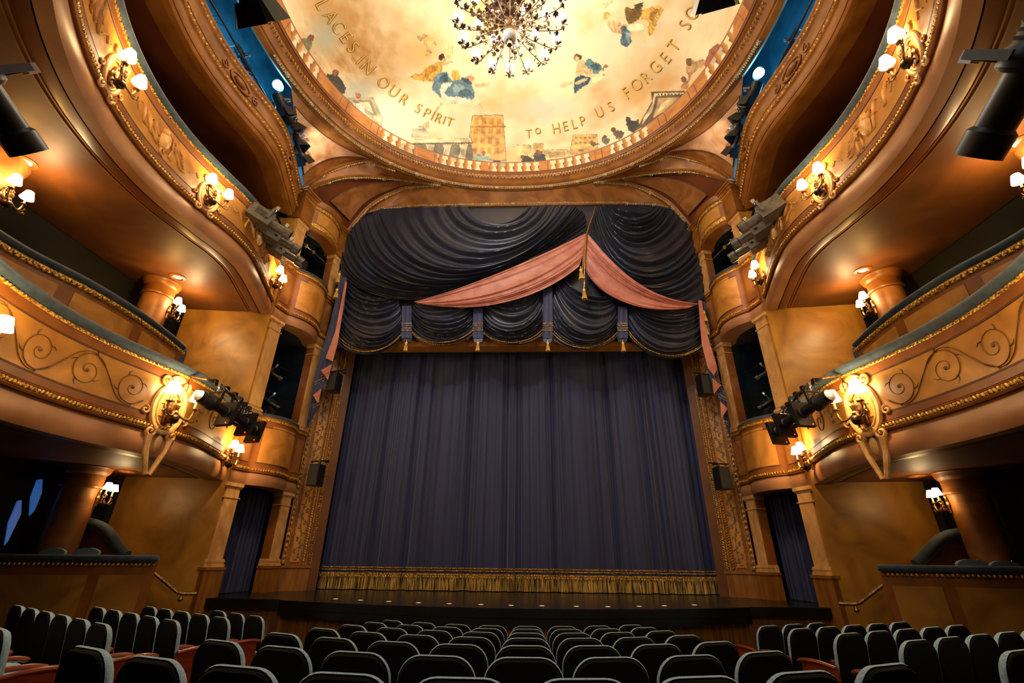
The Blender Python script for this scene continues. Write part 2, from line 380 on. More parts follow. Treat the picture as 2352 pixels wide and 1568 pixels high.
def balcony(side, sname, z0, name, label, deco, s_end=None, h=1.70, sconces=()):
    """front of one balcony tier, swept along the plan line"""
    S1 = s_end or PS[-1]
    t = thing(name, (side*6.3, 7, z0), label, 'balcony')
    k = h/1.7
    Z = lambda a: z0+a*k
    back = -.22
    sweep(MB(), side, [(0, z0), (.035, Z(.10)), (.03, Z(.22)), (.0, Z(.34)), (-.02, Z(.42)), (back, Z(.42)), (back, z0)], 0, S1).build('fascia', M['cove'], t)
    mb = MB(); sweep(mb, side, [(-.02, Z(.40)), (.035, Z(.40)), (.05, Z(.43)), (.03, Z(.45)), (.03, Z(.50)), (.045, Z(.52)), (0, Z(.55)), (-.02, Z(.55))], 0, S1)
    mb.build('molding', M['band'], t)
    mb = MB(); beads(mb, side, 0.05, S1-.1, .04, Z(.475), .062, (.022, .03, .042)); mb.build('gilded_leaf_molding', M['gold'], t)
    sweep(MB(), side, [(-.02, Z(.55)), (.012, Z(.55)), (.012, Z(.66)), (0, Z(.67)), (0, Z(1.34)), (.012, Z(1.35)), (.012, Z(1.50)), (-.02, Z(1.50))], 0, S1).build('frame_band', M['band'], t)
    sweep(MB(), side, [(-.03, Z(.69)), (.006, Z(.69)), (.006, Z(1.32)), (-.03, Z(1.32))], 0.12, S1).build('front_panel', M['tan'], t)
    mb = MB()
    sweep(mb, side, [(-.01, Z(.665)), (.014, Z(.665)), (.014, Z(.678)), (-.01, Z(.678))], 0.1, S1)
    sweep(mb, side, [(-.01, Z(1.325)), (.014, Z(1.325)), (.014, Z(1.338)), (-.01, Z(1.338))], 0.1, S1)
    mb.build('painted_line', M['line'], t)
    mb = MB(); sweep(mb, side, [(-.02, Z(1.485)), (.02, Z(1.485)), (.03, Z(1.51)), (.02, Z(1.535)), (-.02, Z(1.535))], 0, S1)
    beads(mb, side, 0.05, S1-.1, .03, Z(1.51), .07, (.014, .022, .02)); mb.build('gilded_bead_molding', M['gold'], t)
    # upholstered rail
    pr = [(-.05+.13*math.cos(a), Z(1.63)+.098*math.sin(a)) for a in [2*PI*i/12 for i in range(12)]]
    sweep(MB(), side, pr, 0, S1, .1).build('handrail', M['blue'], t)
    sweep(MB(), side, [(-.19, Z(.42)), (back, Z(.42)), (back, Z(1.58)), (-.19, Z(1.58))], 0, S1).build('back_lining', M['dark'], t)
    # soffit and floor slab out to the side wall
    n = 60; rows = []
    for i in range(n):
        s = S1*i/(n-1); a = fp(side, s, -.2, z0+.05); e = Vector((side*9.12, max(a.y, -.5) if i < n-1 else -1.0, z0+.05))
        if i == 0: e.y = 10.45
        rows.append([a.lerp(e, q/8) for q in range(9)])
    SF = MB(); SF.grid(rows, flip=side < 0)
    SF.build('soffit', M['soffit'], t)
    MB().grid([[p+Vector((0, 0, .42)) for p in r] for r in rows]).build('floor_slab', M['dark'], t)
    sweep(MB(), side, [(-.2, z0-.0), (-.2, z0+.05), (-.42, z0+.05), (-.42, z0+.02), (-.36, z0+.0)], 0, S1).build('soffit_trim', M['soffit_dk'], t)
    mb = MB()
    for q in (-.45, -.52): sweep(mb, side, [(q, z0+.05), (q, z0+.03), (q-.025, z0+.03), (q-.025, z0+.05)], 0, S1)
    mb.build('soffit_bead', M['band'], t)
    if deco == 'vine':
        mb = MB(); vine_panel(mb, side, 3.3, PS[-1]-.5, Z(1.0), .62*k); mb.build('painted_scroll', M['vine'], t); mb = MB()
        a = spiral(1.55, Z(1.0), .24, 1.4, PI*.6, -1); mb.tube(pipe_path(side, a, 0, 0, .006), .014, 5, squash=.35)
        mb.build('painted_scroll', M['vine'], t); mb = MB(); a = spiral(2.2, Z(1.1), .15, 1.4, PI*.3, 1); mb.tube(pipe_path(side, a, 0, 0, .006), .012, 5, squash=.35)
        mb.build('painted_scroll', M['vine'], t)
    elif deco == 'relief':
        for i, (a, b) in enumerate(((1.0, 3.1), (3.95, 5.9), (6.7, 8.6))):
            mb = MB(); relief_panel(mb, side, a, b, Z(1.0), .62*k, 11+i+(5 if side > 0 else 0)); mb.build('figure_relief', M['relief'], t)
    for (s, z, sc) in sconces: cartouche(side, s, z, sc, t)
    return t
SG = [s_of_y(7.05), s_of_y(4.45)]
SM = [s_of_y(7.72), s_of_y(4.30)]
LOWB = {}
for sx, sn in SIDES:
    LOWB[sx] = balcony(sx, sn, 3.26, 'balcony', 'lower balcony on the %s side with dark scrollwork painted on its amber front' % sn, 'vine', sconces=[(SM[0], 4.1, 1.25), (SM[1], 3.98, 1.1)])
    balcony(sx, sn, 7.63, 'balcony', 'middle balcony on the %s side with pale figure reliefs on its front' % sn, 'relief', sconces=[(SG[0], 8.42, .95), (SG[1], 8.42, .95)])
# ---- top tier, swept out over the middle balcony
def top_tier(side, sn):
    z0 = 11.0; S1 = PS[-1]
    t = thing('balcony', (side*6.3, 7, z0), 'topmost brown balcony band on the %s side beside the painted dome, no blue rail' % sn, 'balcony')
    o = -.10
    def P(l): return [(d+o, z) for d, z in l]
    sweep(MB(), side, P([(-.5, 11.10), (-.12, 11.02), (-.12, 11.0), (.0, 11.0), (.03, 11.05), (.0, 11.12), (.0, 11.2), (-.5, 11.2)]), 0, S1).build('soffit_trim', M['ring'], t)
    sweep(MB(), side, P([(-.3, 11.12), (.02, 11.12), (.06, 11.2), (.05, 11.33), (.09, 11.36), (.09, 11.44), (.06, 11.47), (.03, 11.55), (.03, 11.85), (.06, 11.9), (.09, 11.93), (.09, 12.01), (.06, 12.04), (.09, 12.07), (.1, 12.12), (.06, 12.16), (-.3, 12.16)]), 0, S1).build('fascia', M['ring'], t)
    mb = MB(); beads(mb, side, .05, S1-.1, -.01, 11.40, .12, (.03, .034, .055)); beads(mb, side, .05, S1-.1, -.01, 11.97, .12, (.025, .03, .055)); mb.build('gilded_leaf_molding', M['gold'], t)
    sweep(MB(), side, P([(-.1, 11.58), (.04, 11.58), (.04, 11.82), (-.1, 11.82)]), .3, S1-.3).build('front_panel', M['vault'], t)
    mb = MB()
    for s in (SG[0]+.2, SG[1]-.1, 1.4):
        ring = [(s+.30*math.cos(2*PI*i/24), 11.70+.16*math.sin(2*PI*i/24)) for i in range(24)]
        mb.tube(pipe_path(side, ring, 0, 0, -.04), .03, 6, closed=True, squash=.8)
        mb.ball(fp(side, s, -.05, 11.7), (.08, .2, .09), 8, 6)
        for sg in (-1, 1): mb.tube(pipe_path(side, spiral(s+sg*.5, 11.7, .12, 1.3, PI*.5, sg, 18, .01), 0, 0, -.045), .022, 5)
    mb.build('cartouche', M['ring'], t)
    n = 50; rows = []
    for i in range(n):
        s = S1*i/(n-1); a = fp(side, s, -.55, 11.1); e = Vector((side*8.45, max(a.y, -.5) if i < n-1 else -1, 11.1))
        if i == 0: e.y = 10.45
        rows.append([a.lerp(e, q/6) for q in range(7)])
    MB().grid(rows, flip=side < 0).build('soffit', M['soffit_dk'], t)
    MB().grid([[p+Vector((0, 0, .8)) for p in r] for r in rows]).build('roof_slab', M['dark'], t)
for sx, sn in SIDES: top_tier(sx, sn)

# ------------------------------------------------------------------ upper-circle parapet behind the lower balcony front
for sx, sn in SIDES:
    pl = resample(catmull([(7.36, 9.06, 0), (7.22, 8.4, 0), (7.1, 7.4, 0), (7.12, 6.4, 0), (7.3, 5.4, 0), (7.2, 4.4, 0), (6.9, 3.2, 0)], 10), step=.12)
    def sw(prof, mb=None, i0=0, i1=None, closed=True):
        mb = mb or MB(); Q = pl[i0:i1]; rows = []
        for i, p in enumerate(Q):
            T = (Q[min(i+1, len(Q)-1)]-Q[max(i-1, 0)]).normalized(); n = Vector((T.y, -T.x, 0))
            rows.append([Vector((sx*(p+n*d).x, (p+n*d).y, z)) for d, z in prof])
        mb.grid(rows, cu=closed, flip=sx > 0); mb.poly(rows[0], sx < 0); mb.poly(rows[-1], sx > 0); return mb, rows
    t = sw([(0, 3.7), (0, 5.86), (-.14, 5.86), (-.14, 3.7)])[0].build('inner_parapet', M['band'], LOWB[sx])
    i = 2
    mb = MB()
    while i < len(pl)-3:
        j = min(i+11, len(pl)-2); sw([(-.02, 4.9), (.012, 4.9), (.012, 5.66), (-.02, 5.66)], mb, i, j); i = j+1
    mb.build('front_panel', M['tan'], t)
    mb, rows = sw([(0, 5.74), (.03, 5.76), (.03, 5.83), (0, 5.86)])
    for r in resample([Vector(r[1]) for r in rows], step=.09): mb.ball(r+Vector((-sx*.01, 0, .035)), (.024, .028, .028), 6, 4)
    mb.build('gilded_bead_molding', M['gold'], t)
    sw([(-.06+.12*math.cos(a), 5.93+.075*math.sin(a)) for a in [2*PI*i/12 for i in range(12)]])[0].build('handrail', M['blue'], t)
    # curved end screen of the rail
    mb = MB(); c = Vector((sx*7.5, 9.25, 5.95))
    pth = [c+Vector((sx*.0, .0, -.35)), c+Vector((sx*.02, .02, -.05)), c+Vector((sx*.12, .05, .13)), c+Vector((sx*.32, .08, .22)), c+Vector((sx*.7, .1, .24))]
    mb.tube(catmull(pth, 6), .07, 8); mb.build('end_scroll', M['blue'], t)

# ------------------------------------------------------------------ columns with their rings
for sx, sn in SIDES:
    for z0, z1, w in ((-.3, 3.31, 'ground floor'), (4.0, 7.68, 'lower balcony')):
        t = thing('column', (sx*8.5, 9.12, z0), 'round brown column rising from the %s on the %s side' % (w, sn), 'column')
        MB().lathe([(.30, z0), (.30, z1-.42)], (sx*8.5, 9.12, 0), seg=32).build('shaft', M['vault'], t)
        MB().lathe([(.30, z1-.42), (.34, z1-.41), (.35, z1-.38), (.33, z1-.35), (.315, z1-.33), (.315, z1-.16), (.34, z1-.14), (.37, z1-.09), (.38, z1-.04), (.4, z1-.02), (.4, z1)], (sx*8.5, 9.12, 0), seg=32).build('capital', M['ring'], t)

# ------------------------------------------------------------------ walls and floor of the house
def quadgrid(a, b, c, d, n=2, m=2):
    A, B, C, D = map(Vector, (a, b, c, d))
    return [[A.lerp(B, j/m).lerp(D.lerp(C, j/m), i/n) for j in range(m+1)] for i in range(n+1)]
def struct(name, mb, mat, parent=None, **k):
    o = mb.build(name, mat, parent, **k)
    if parent is None: o['kind'] = 'structure'
    return o
struct('floor', MB().grid(quadgrid((-9.3, -2, .48), (9.3, -2, .48), (9.3, 8.9, -.13), (-9.3, 8.9, -.13), 8, 8)).grid(quadgrid((-9.3, 8.9, -.13), (9.3, 8.9, -.13), (9.3, 11, -.13), (-9.3, 11, -.13))), M['floor'])
for sx, sn in SIDES:
    mb = MB()
    mb.slab([(sx*6.62, 10.66, -.3), (sx*8.8, 10.38, -.3), (sx*8.8, 10.38, 10.95), (sx*6.62, 10.66, 10.95)], (0, .25, 0))
    struct('wall_front_'+sn, mb, M['wall'])
    mb = MB().box((sx*9.25, 4.3, 5.8), (.2, 12.6, 12.6)); struct('wall_'+sn, mb, M['green'])
    mb = MB().slab([(sx*8.55, -1, 12.18), (sx*8.55, 12.5, 12.18), (sx*8.0, 12.5, 17.5), (sx*8.0, -1, 17.5)], (sx*.2, 0, 0))
    mb.slab([(sx*8.55, -1, 12.2), (sx*8.55, 12.5, 12.2), (sx*6.7, 12.5, 12.2), (sx*6.7, -1, 12.2)], (0, 0, .03))
    mb.slab([(sx*8.55, 11.2, 12.2), (sx*6.6, 11.0, 12.2), (sx*6.4, 11.0, 17.5), (sx*8.55, 11.2, 17.5)], (0, .1, 0))
    struct('wall_%s_upper' % sn, mb, M['bluewall'])
struct('wall_back', MB().box((0, -2.1, 8), (19, .2, 18)), M['dark'])
struct('ceiling_upper', MB().box((0, 5.5, 17.6), (19, 18, .2)), M['dark'])

# ------------------------------------------------------------------ box towers either side of the proscenium
TA, TD = Vector((6.63, 10.70, 0)), Vector((6.14, 12.93, 0)); TE = (TD-TA); TL = TE.length; TE.normalize(); TN = Vector((-TE.y, TE.x, 0))
def tw(side, u, n, z):
    p = TA+TE*u+TN*n; return Vector((side*p.x, p.y, z))
def tbox(mb, side, u0, u1, n0, n1, z0, z1):
    P = [tw(side, u0, n0, z0), tw(side, u1, n0, z0), tw(side, u1, n1, z0), tw(side, u0, n1, z0)]
    if side > 0: P = P[::-1]
    mb.slab(P, (0, 0, z1-z0)); return mb
U1, U2 = .46, 1.90
TOWER = {sx: thing('box_tower', tw(sx, 1.1, 0, -.1), 'tall %s box tower of marbled pilasters and bowed fronts beside the stage' % sn, 'box tower') for sx, sn in SIDES}
def pilaster(side, sn, u0, u1, z0, z1, which, tier):
    t = tbox(MB(), side, u0, u1, -.24, .0, z0, z1).build('pilaster', M['band'], TOWER[side])
    tbox(MB(), side, u0+.03, u1-.03, -.02, .035, z0+.16, z1-.12).build('face_panel', M['tan_lt'], t)
    if u0 < .1: tbox(MB(), side, u0-.035, u0+.02, -.23, -.02, z0+.16, z1-.12).build('side_panel', M['tan_lt'], t)
    mb = MB()
    for a, b, e in ((0, .05, .07), (.05, .09, .05), (.09, .13, .06), (.13, .16, .04)): tbox(mb, side, u0-e*.5, u1+e*.5, -.24, e, z0+a, z0+b)
    mb.build('base', M['tan_lt'], t)
    mb = MB()
    for a, b, e in ((.12, .08, .045), (.08, .0, .07), (.34, .32, .05)): tbox(mb, side, u0-e*.4, u1+e*.4, -.24, e, z1-a, z1-b)
    mb.build('capital', M['tan_lt'], t)
    return t
def bow(side, prof, off=0.0, u0=0.0, u1=None, amp=.26, mb=None, closed=True, n=40):
    mb = mb or MB(); u1 = TL if u1 is None else u1; rows = []
    for i in range(n+1):
        u = lerp(u0, u1, i/n)
        q = min(max((u-.5)/(1.86-.5), 0), 1); b = amp*math.sin(PI*q)**.8 if 0 < q < 1 else 0
        rows.append([tw(side, u, .07+b+d+off, z) for d, z in prof])
    mb.grid(rows, cu=closed, flip=side > 0)
    if closed: mb.poly(rows[0], side < 0); mb.poly(rows[-1], side > 0)
    return mb
def box_front(side, sn, z0, z1, tier):
    t = bow(side, [(-.12, z0+.43), (0, z0+.43), (0, z1-.12), (-.12, z1-.12)]).build('box_front', M['band'], TOWER[side])
    H = z1-z0; a = z0+.30; b = a+.13
    bow(side, [(-.5, z0), (-.02, z0), (.02, z0+.12), (.0, z0+.22), (-.03, a), (-.5, a)]).build('fascia', M['cove'], t)
    mb = bow(side, [(-.3, a), (.02, a), (.035, (a+b)/2), (.02, b), (-.3, b)], mb=MB()); mb.build('molding', M['band'], t)
    mb = MB()
    N = 40
    for i in range(N):
        u = lerp(.03, TL-.03, i/(N-1)); q = min(max((u-.5)/1.36, 0), 1); bb = .26*math.sin(PI*q)**.8 if 0 < q < 1 else 0
        mb.ball(tw(side, u, .07+bb+.03, (a+b)/2), (.022, .03, .034), 6, 5)
    mb.build('gilded_leaf_molding', M['gold'], t)
    bow(side, [(-.05, b+.12), (.008, b+.12), (.008, z1-.3), (-.05, z1-.3)], u0=.60, u1=1.74).build('front_panel', M['tan'], t)
    bow(side, [(-.05, z1-.3), (.008, z1-.3), (.008, z1-.22), (-.05, z1-.22)], u0=.78, u1=1.56).build('front_panel', M['tan'], t)
    for (ua, ub) in ((.06, .40), (1.96, 2.22)): bow(side, [(-.05, b+.10), (.006, b+.10), (.006, z1-.26), (-.05, z1-.26)], u0=ua, u1=ub, n=2).build('end_panel', M['vault'], t)
    mb = MB()
    for (ua, ub, zz0, zz1) in ((.575, 1.765, b+.10, z1-.28), (.05, .41, b+.09, z1-.25), (1.95, 2.23, b+.09, z1-.25)):
        for zz in (zz0, zz1): bow(side, [(-.02, zz-.006), (.011, zz-.006), (.011, zz+.006), (-.02, zz+.006)], u0=ua, u1=ub, mb=mb, n=24)
    mb.build('painted_line', M['line'], t)
    mb = bow(side, [(-.12, z1-.12), (.03, z1-.12), (.045, z1-.08), (.02, z1-.05), (-.12, z1-.05)]); mb.build('gilded_bead_molding', M['gold'], t)
    bow(side, [(-.14, z1-.05), (.03, z1-.05), (.04, z1-.02), (.02, z1), (-.14, z1)]).build('cap', M['band'], t)
    bow(side, [(-.02+.08*math.cos(q), z1+.02+.05*math.sin(q)) for q in [2*PI*i/10 for i in range(10)]], u0=.5, u1=1.86).build('handrail', M['blue'], t)
    tbox(MB(), side, .0, TL, -1.6, -.02, z0+.02, z0+.25).build('floor_slab', M['dark'], t)
for sx, sn in SIDES:
    for (za, zb, tn) in ((1.48, 3.26, 'ground-level'), (4.97, 7.63, 'middle'), (9.42, 10.98, 'top')):
        pilaster(sx, sn, 0, U1, za, zb, 'house-side', tn); pilaster(sx, sn, U2, TL, za, zb, 'stage-side', tn)
    box_front(sx, sn, 3.26, 4.97, 'middle'); box_front(sx, sn, 7.63, 9.42, 'top')
    for a, b in ((0, U1), (U2, TL)):
        mb = MB(); tbox(mb, sx, a-.05, b+.03, -.24, .10, -.13, 1.42); tbox(mb, sx, a-.07, b+.05, -.24, .12, 1.42, 1.48); mb.build('pedestal', M['wood'], TOWER[sx])
    # dark rooms behind the openings
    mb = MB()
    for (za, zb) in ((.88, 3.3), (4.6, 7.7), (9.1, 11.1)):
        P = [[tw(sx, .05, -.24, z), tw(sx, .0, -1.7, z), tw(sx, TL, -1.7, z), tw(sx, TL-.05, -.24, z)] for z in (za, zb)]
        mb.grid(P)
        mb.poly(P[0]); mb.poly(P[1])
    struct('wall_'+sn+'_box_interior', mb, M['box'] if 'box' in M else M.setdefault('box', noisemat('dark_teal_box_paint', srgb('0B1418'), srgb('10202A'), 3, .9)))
    # cornice block crowning the tower, arched over the top opening
    def arch_bow(prof, mb=None, u0=0, u1=TL, n=40, lift=.18):
        mb = mb or MB(); rows = []
        for i in range(n+1):
            u = lerp(u0, u1, i/n); q = min(max((u-.5)/1.36, 0), 1); b = .22*math.sin(PI*q)**.8 if 0 < q < 1 else 0
            rows.append([tw(sx, u, .07+b+d, z) for d, z in prof])
        mb.grid(rows, cu=True, flip=sx > 0); mb.poly(rows[0], sx < 0); mb.poly(rows[-1], sx > 0); return mb
    t = arch_bow([(-.4, 11.24), (.0, 11.24), (0, 11.80), (-.4, 11.80)]).build('tower_cornice', M['vault'], TOWER[sx])
    arch_bow([(-.4, 10.98), (.0, 10.98), (.03, 11.02), (.01, 11.10), (-.4, 11.10)]).build('soffit_trim', M['ring'], t)
    mb = arch_bow([(-.4, 11.10), (.03, 11.10), (.05, 11.15), (.03, 11.24), (-.4, 11.24)])
    mb.build('gilded_leaf_molding', M['gold'], t)
    arch_bow([(-.1, 11.3), (.012, 11.3), (.012, 11.74), (-.1, 11.74)], u0=.62, u1=1.74).build('front_panel', M['tan'], t)
    mb = arch_bow([(-.4, 11.80), (.03, 11.80), (.06, 11.86), (.03, 11.92), (-.4, 11.92)]); mb.build('gilded_bead_molding', M['gold'], t)
    mb = MB()
    for a, b in ((-.05, .5), (1.86, TL+.05)):
        tbox(mb, sx, a, b, -.4, .14, 11.90, 12.0); tbox(mb, sx, a-.05, b+.05, -.4, .20, 12.0, 12.06); tbox(mb, sx, a-.08, b+.08, -.4, .24, 12.06, 12.12)
        tbox(mb, sx, a+.03, b-.03, -.4, .12, 11.02, 11.9)
    arch_bow([(-.4, 11.92), (.06, 11.92), (.1, 12.0), (.12, 12.1), (-.4, 12.1)], mb=mb)
    mb.build('cornice', M['ring'], t)
    # stage-box curtain in the ground-level opening
    mb = MB(); rows = []
    for j in range(8):
        z = .90+(3.3-.90)*j/7
        rows.append([tw(sx, .90+1.15*i/90, -.50+.045*math.sin(i*.62+.4*math.sin(i*.2))+.02*math.sin(i*1.7), z) for i in range(91)])
    mb.grid(rows); o = mb.build('box_curtain', M['navy'])
    tag(o, 'navy pleated curtain hanging in the ground-level opening of the %s box tower' % sn, 'curtain')
    # narrow wall between tower and proscenium frame
    mb = MB(); mb.slab([tw(sx, TL, -.1, -.13), (sx*6.24, 13.6, -.13), (sx*6.24, 13.6, 12.4), tw(sx, TL, -.1, 12.4)], (sx*.3, 0, 0))
    struct('wall_%s_return' % sn, mb, M['band'])
# ------------------------------------------------------------------ ceiling: painted dome, cornice ring, pendentives
def se(a, b, th, z, n=2.25):
    c, s = math.cos(th), math.sin(th)
    return Vector((a*math.copysign(abs(c)**(2/n), c), 6.45+b*math.copysign(abs(s)**(2/n), s), z))
DZ, DH, DA, DB = 14.15, 2.3, 5.97, 5.67
def dome_pt(th, ph): return se(DA*math.cos(ph), DB*math.cos(ph), th, DZ+DH*math.sin(ph))
def dome_hit(x, y, off=0.0):
    d = ray(x, y); d.normalize(); t0, t1 = 8.0, 30.0
    def f(t):
        P = CAM+d*t; q = (abs(P.x)/DA)**2.25+(abs(P.y-6.45)/DB)**2.25; r = q**(1/2.25)
        return (r*r+((P.z-DZ)/DH)**2-1) if P.z > DZ else -1
    lo = 8.0
    t = lo
    while f(t) < 0 and t < 30: t += .1
    a, b = t-.1, t
    for _ in range(30):
        m = (a+b)/2
        if f(m) < 0: a = m
        else: b = m
    return CAM+d*(a-off)
nth, ths = 1000, []
ths = [math.radians(lerp(4, 176, i/(nth-1))) for i in range(nth)]
phs = [math.asin(min(1, .45*i/34/DH)) for i in range(35)]
p0 = phs[-1]; phs += [lerp(p0, PI/2*.985, (i+1)/190) for i in range(190)]
back = [math.radians(lerp(176, 364, i/40)) for i in range(1, 40)]
ring_th = ths+back; NT = len(ring_th); NP = len(phs)
V = np.zeros((NP, NT, 3))
for i, ph in enumerate(phs):
    c2, z = math.cos(ph), DZ+DH*math.sin(ph)
    for j, th in enumerate(ring_th):
        c, s = math.cos(th), math.sin(th)
        V[i, j] = (DA*c2*math.copysign(abs(c)**.8889, c), 6.45+DB*c2*math.copysign(abs(s)**.8889, s), z)
Vf = V.reshape(-1, 3)
idx = np.arange(NP*NT).reshape(NP, NT); nx = np.roll(idx, -1, 1)
F = np.stack([idx[:-1], idx[1:], nx[1:], nx[:-1]], -1).reshape(-1, 4)
me = bpy.data.meshes.new('ceiling_mural'); 
me.from_pydata(Vf.tolist(), [], F.tolist())
me.polygons.foreach_set('use_smooth', [True]*len(F))
# ---- the painting, laid on the dome's own surface
Rm = np.array([RT[:], UP[:], FW[:]]); D = (Vf-np.array(CAM[:])) @ Rm.T
PX = np.where(D[:, 2] > .1, 1176+FPX*D[:, 0]/np.maximum(D[:, 2], .1), -9999); PY = np.where(D[:, 2] > .1, 784-FPX*D[:, 1]/np.maximum(D[:, 2], .1), -9999)
TH = np.tile(np.array(ring_th), NP); PHI = np.repeat(np.array(phs), NT)
def L3(h): return np.minimum(np.array(srgb(h)[:3])*1.12, .95)
from mathutils import noise as mn
def fbm(sc, off, oct=4):
    return np.array([mn.fractal(Vector((p[0]*sc+off, p[1]*sc, p[2]*sc*2.2)), .8, 2.1, oct) for p in Vf])
n1 = fbm(.33, 3.1); n2 = fbm(.7, 9.7); n3 = fbm(2.6, 1.3, 3); n4 = fbm(6.5, 5.3, 2)
def mix(a, b, t): t = np.clip(t, 0, 1)[:, None]; return a*(1-t)+b*t
C = np.tile(L3('E6D6B0'), (len(Vf), 1))
C = mix(C, L3('C79C60'), (n1+.06)*1.3+n3*.12)
C = mix(C, L3('C6CCB6'), (-n1-.05)*1.9*(n2+.8))
C = mix(C, L3('DCB67C'), (n2-.05)*1.3+n3*.12)
C = mix(C, L3('F0DDB2'), (-n2-.12)*1.2)
g = np.clip(1-np.hypot((PX-790)/170, (PY-120)/140), 0, 1); C = mix(C, L3('A9783C'), g*.9*(.7+n3))
g = np.clip(1-np.hypot((PX-745)/60, (PY-85)/70), 0, 1); C = mix(C, L3('A9AE98'), g*1.0)
g = np.clip(1-np.hypot((PX-820)/90, (PY-215)/50), 0, 1); C = mix(C, L3('B4BDAA'), g)
g = np.clip(1-np.hypot((PX-985)/80, (PY-110)/70), 0, 1); C = mix(C, L3('D59C54'), g*.7)
g = np.clip(1-np.hypot((PX-1520)/150, (PY-190)/90), 0, 1); C = mix(C, L3('C28F4C'), g*.7)
g = np.clip(1-np.hypot((PX-1240)/110, (PY-250)/40), 0, 1); C = mix(C, L3('C9CDBE'), g*.8)
SOFT = [True]
def chaikin(P):
    out = []
    for i in range(len(P)):
        a, b = P[i], P[(i+1) % len(P)]; out += [a*.75+b*.25, a*.25+b*.75]
    return np.array(out)
prn = random.Random(2)
def paint(poly, col, a=1.0, tex=.25):
    P = np.array(poly, float)
    if SOFT[0] and len(P) > 3: P = chaikin(chaikin(P))
    x0, y0 = P.min(0); x1, y1 = P.max(0)
    k = np.where((PX > x0-2) & (PX < x1+2) & (PY > y0-2) & (PY < y1+2))[0]
    if not len(k): return
    jt = 1 if SOFT[0] else .12; x = PX[k]+n3[k]*5*jt; y = PY[k]+n4[k]*4*jt; ins = np.zeros(len(k), bool); j = len(P)-1
    for i in range(len(P)):
        xi, yi = P[i]; xj, yj = P[j]
        c = ((yi > y) != (yj > y)) & (x < (xj-xi)*(y-yi)/((yj-yi) or 1e-9)+xi); ins ^= c; j = i
    kk = k[ins]; an = prn.uniform(0, PI); fo = np.sin((PX[kk]*math.cos(an)+PY[kk]*math.sin(an))*.55+n3[kk]*9+n4[kk]*3) if SOFT[0] else n3[kk]; c = L3(col)*(1+tex*1.6*np.clip(n3[kk], -.6, .6)+.26*fo)[:, None]
    C[kk] = C[kk]*(1-a)+np.clip(c, 0, 1)*a
def zl(pts): return [(560+x/3.135, y/3.135) for x, y in pts]
def zr(pts): return [(1160+x/3.135, y/3.135) for x, y in pts]
def disc(f, x, y, r, col, r2=None, a=1): paint(f([(x+r*math.cos(t*PI/6), y+(r2 or r)*math.sin(t*PI/6)) for t in range(12)]), col, a)
# figures in the sky, left
paint(zl([(1440, 300), (1510, 285), (1500, 380), (1480, 450), (1450, 400)]), 'E6C98C', .8)
paint(zl([(1310, 490), (1400, 440), (1440, 440), (1425, 520), (1375, 585), (1300, 592), (1200, 560), (1190, 535), (1290, 530)]), 'C79A48')
paint(zl([(1330, 480), (1400, 460), (1400, 500), (1340, 545), (1290, 560)]), 'A87A30')
disc(zl, 1418, 412, 24, '4A3218'); disc(zl, 1440, 432, 13, 'D9A878')
paint(zl([(1420, 450), (1500, 440), (1520, 452), (1430, 475)]), 'E0B07C')
paint(zl([(1420, 515), (1465, 520), (1485, 590), (1560, 560), (1640, 600), (1675, 700), (1600, 735), (1500, 752), (1420, 705), (1350, 640), (1362, 570)]), '66828E')
paint(zl([(1440, 520), (1475, 560), (1440, 600), (1400, 590)]), '3F5A68'); paint(zl([(1560, 640), (1640, 650), (1650, 700), (1540, 700)]), '48606C'); paint(zl([(1500, 620), (1560, 600), (1600, 640), (1530, 680)]), '8AA3AA')
paint(zl([(1420, 600), (1500, 592), (1500, 610), (1445, 640), (1455, 695), (1640, 708), (1640, 742), (1480, 748), (1412, 690)]), 'E6D9BC')
paint(zl([(1490, 515), (1545, 505), (1562, 560), (1500, 592)]), 'D69F4A'); paint(zl([(1550, 560), (1600, 550), (1660, 600), (1600, 615)]), '3D5564')
paint(zl([(1600, 540), (1670, 550), (1660, 585), (1590, 570)]), 'C98E5E'); paint(zl([(1655, 600), (1775, 598), (1765, 625), (1670, 632)]), 'DDA873')
paint(zl([(1440, 752), (1385, 812), (1368, 800), (1420, 745)]), 'D9A878'); paint(zl([(1640, 790), (1700, 730), (1745, 745), (1700, 800), (1720, 770)]), 'C9AE82', .5)
paint(zl([(1290, 252), (1350, 250), (1392, 300), (1350, 330), (1340, 370), (1352, 382), (1312, 415), (1300, 400), (1312, 350), (1290, 300)]), 'D6A46C')
disc(zl, 1300, 265, 18, 'B9824A'); paint(zl([(1240, 245), (1290, 262), (1290, 305), (1262, 290)]), '8C8468'); paint(zl([(1385, 290), (1398, 335), (1370, 320)]), '9C8A66')
# figures in the sky, right
disc(zr, 522, 418, 26, '6B4420'); disc(zr, 518, 425, 14, 'D8A67A')
paint(zr([(540, 425), (580, 440), (602, 480), (560, 540), (500, 545), (512, 480)]), 'DDAE7E')
paint(zr([(590, 420), (670, 450), (702, 500), (640, 540), (600, 500), (575, 460)]), '5F7F86'); paint(zr([(620, 450), (680, 480), (650, 510), (610, 480)]), '3F5F6C')
paint(zr([(565, 480), (620, 500), (690, 575), (670, 590), (600, 540), (560, 530)]), 'E0B58A')
paint(zr([(490, 560), (540, 540), (640, 560), (595, 605), (545, 640), (510, 678), (488, 655)]), '3E5464'); paint(zr([(488, 590), (560, 570), (600, 545), (580, 590), (510, 608)]), 'C9B58C')
paint(zr([(620, 580), (712, 515), (722, 560), (640, 608)]), 'E2CF9E'); paint(zr([(690, 500), (735, 455), (740, 465), (700, 515)]), '8C6A40'); paint(zr([(390, 600), (480, 590), (480, 602), (400, 635)]), 'BFA878', .6)
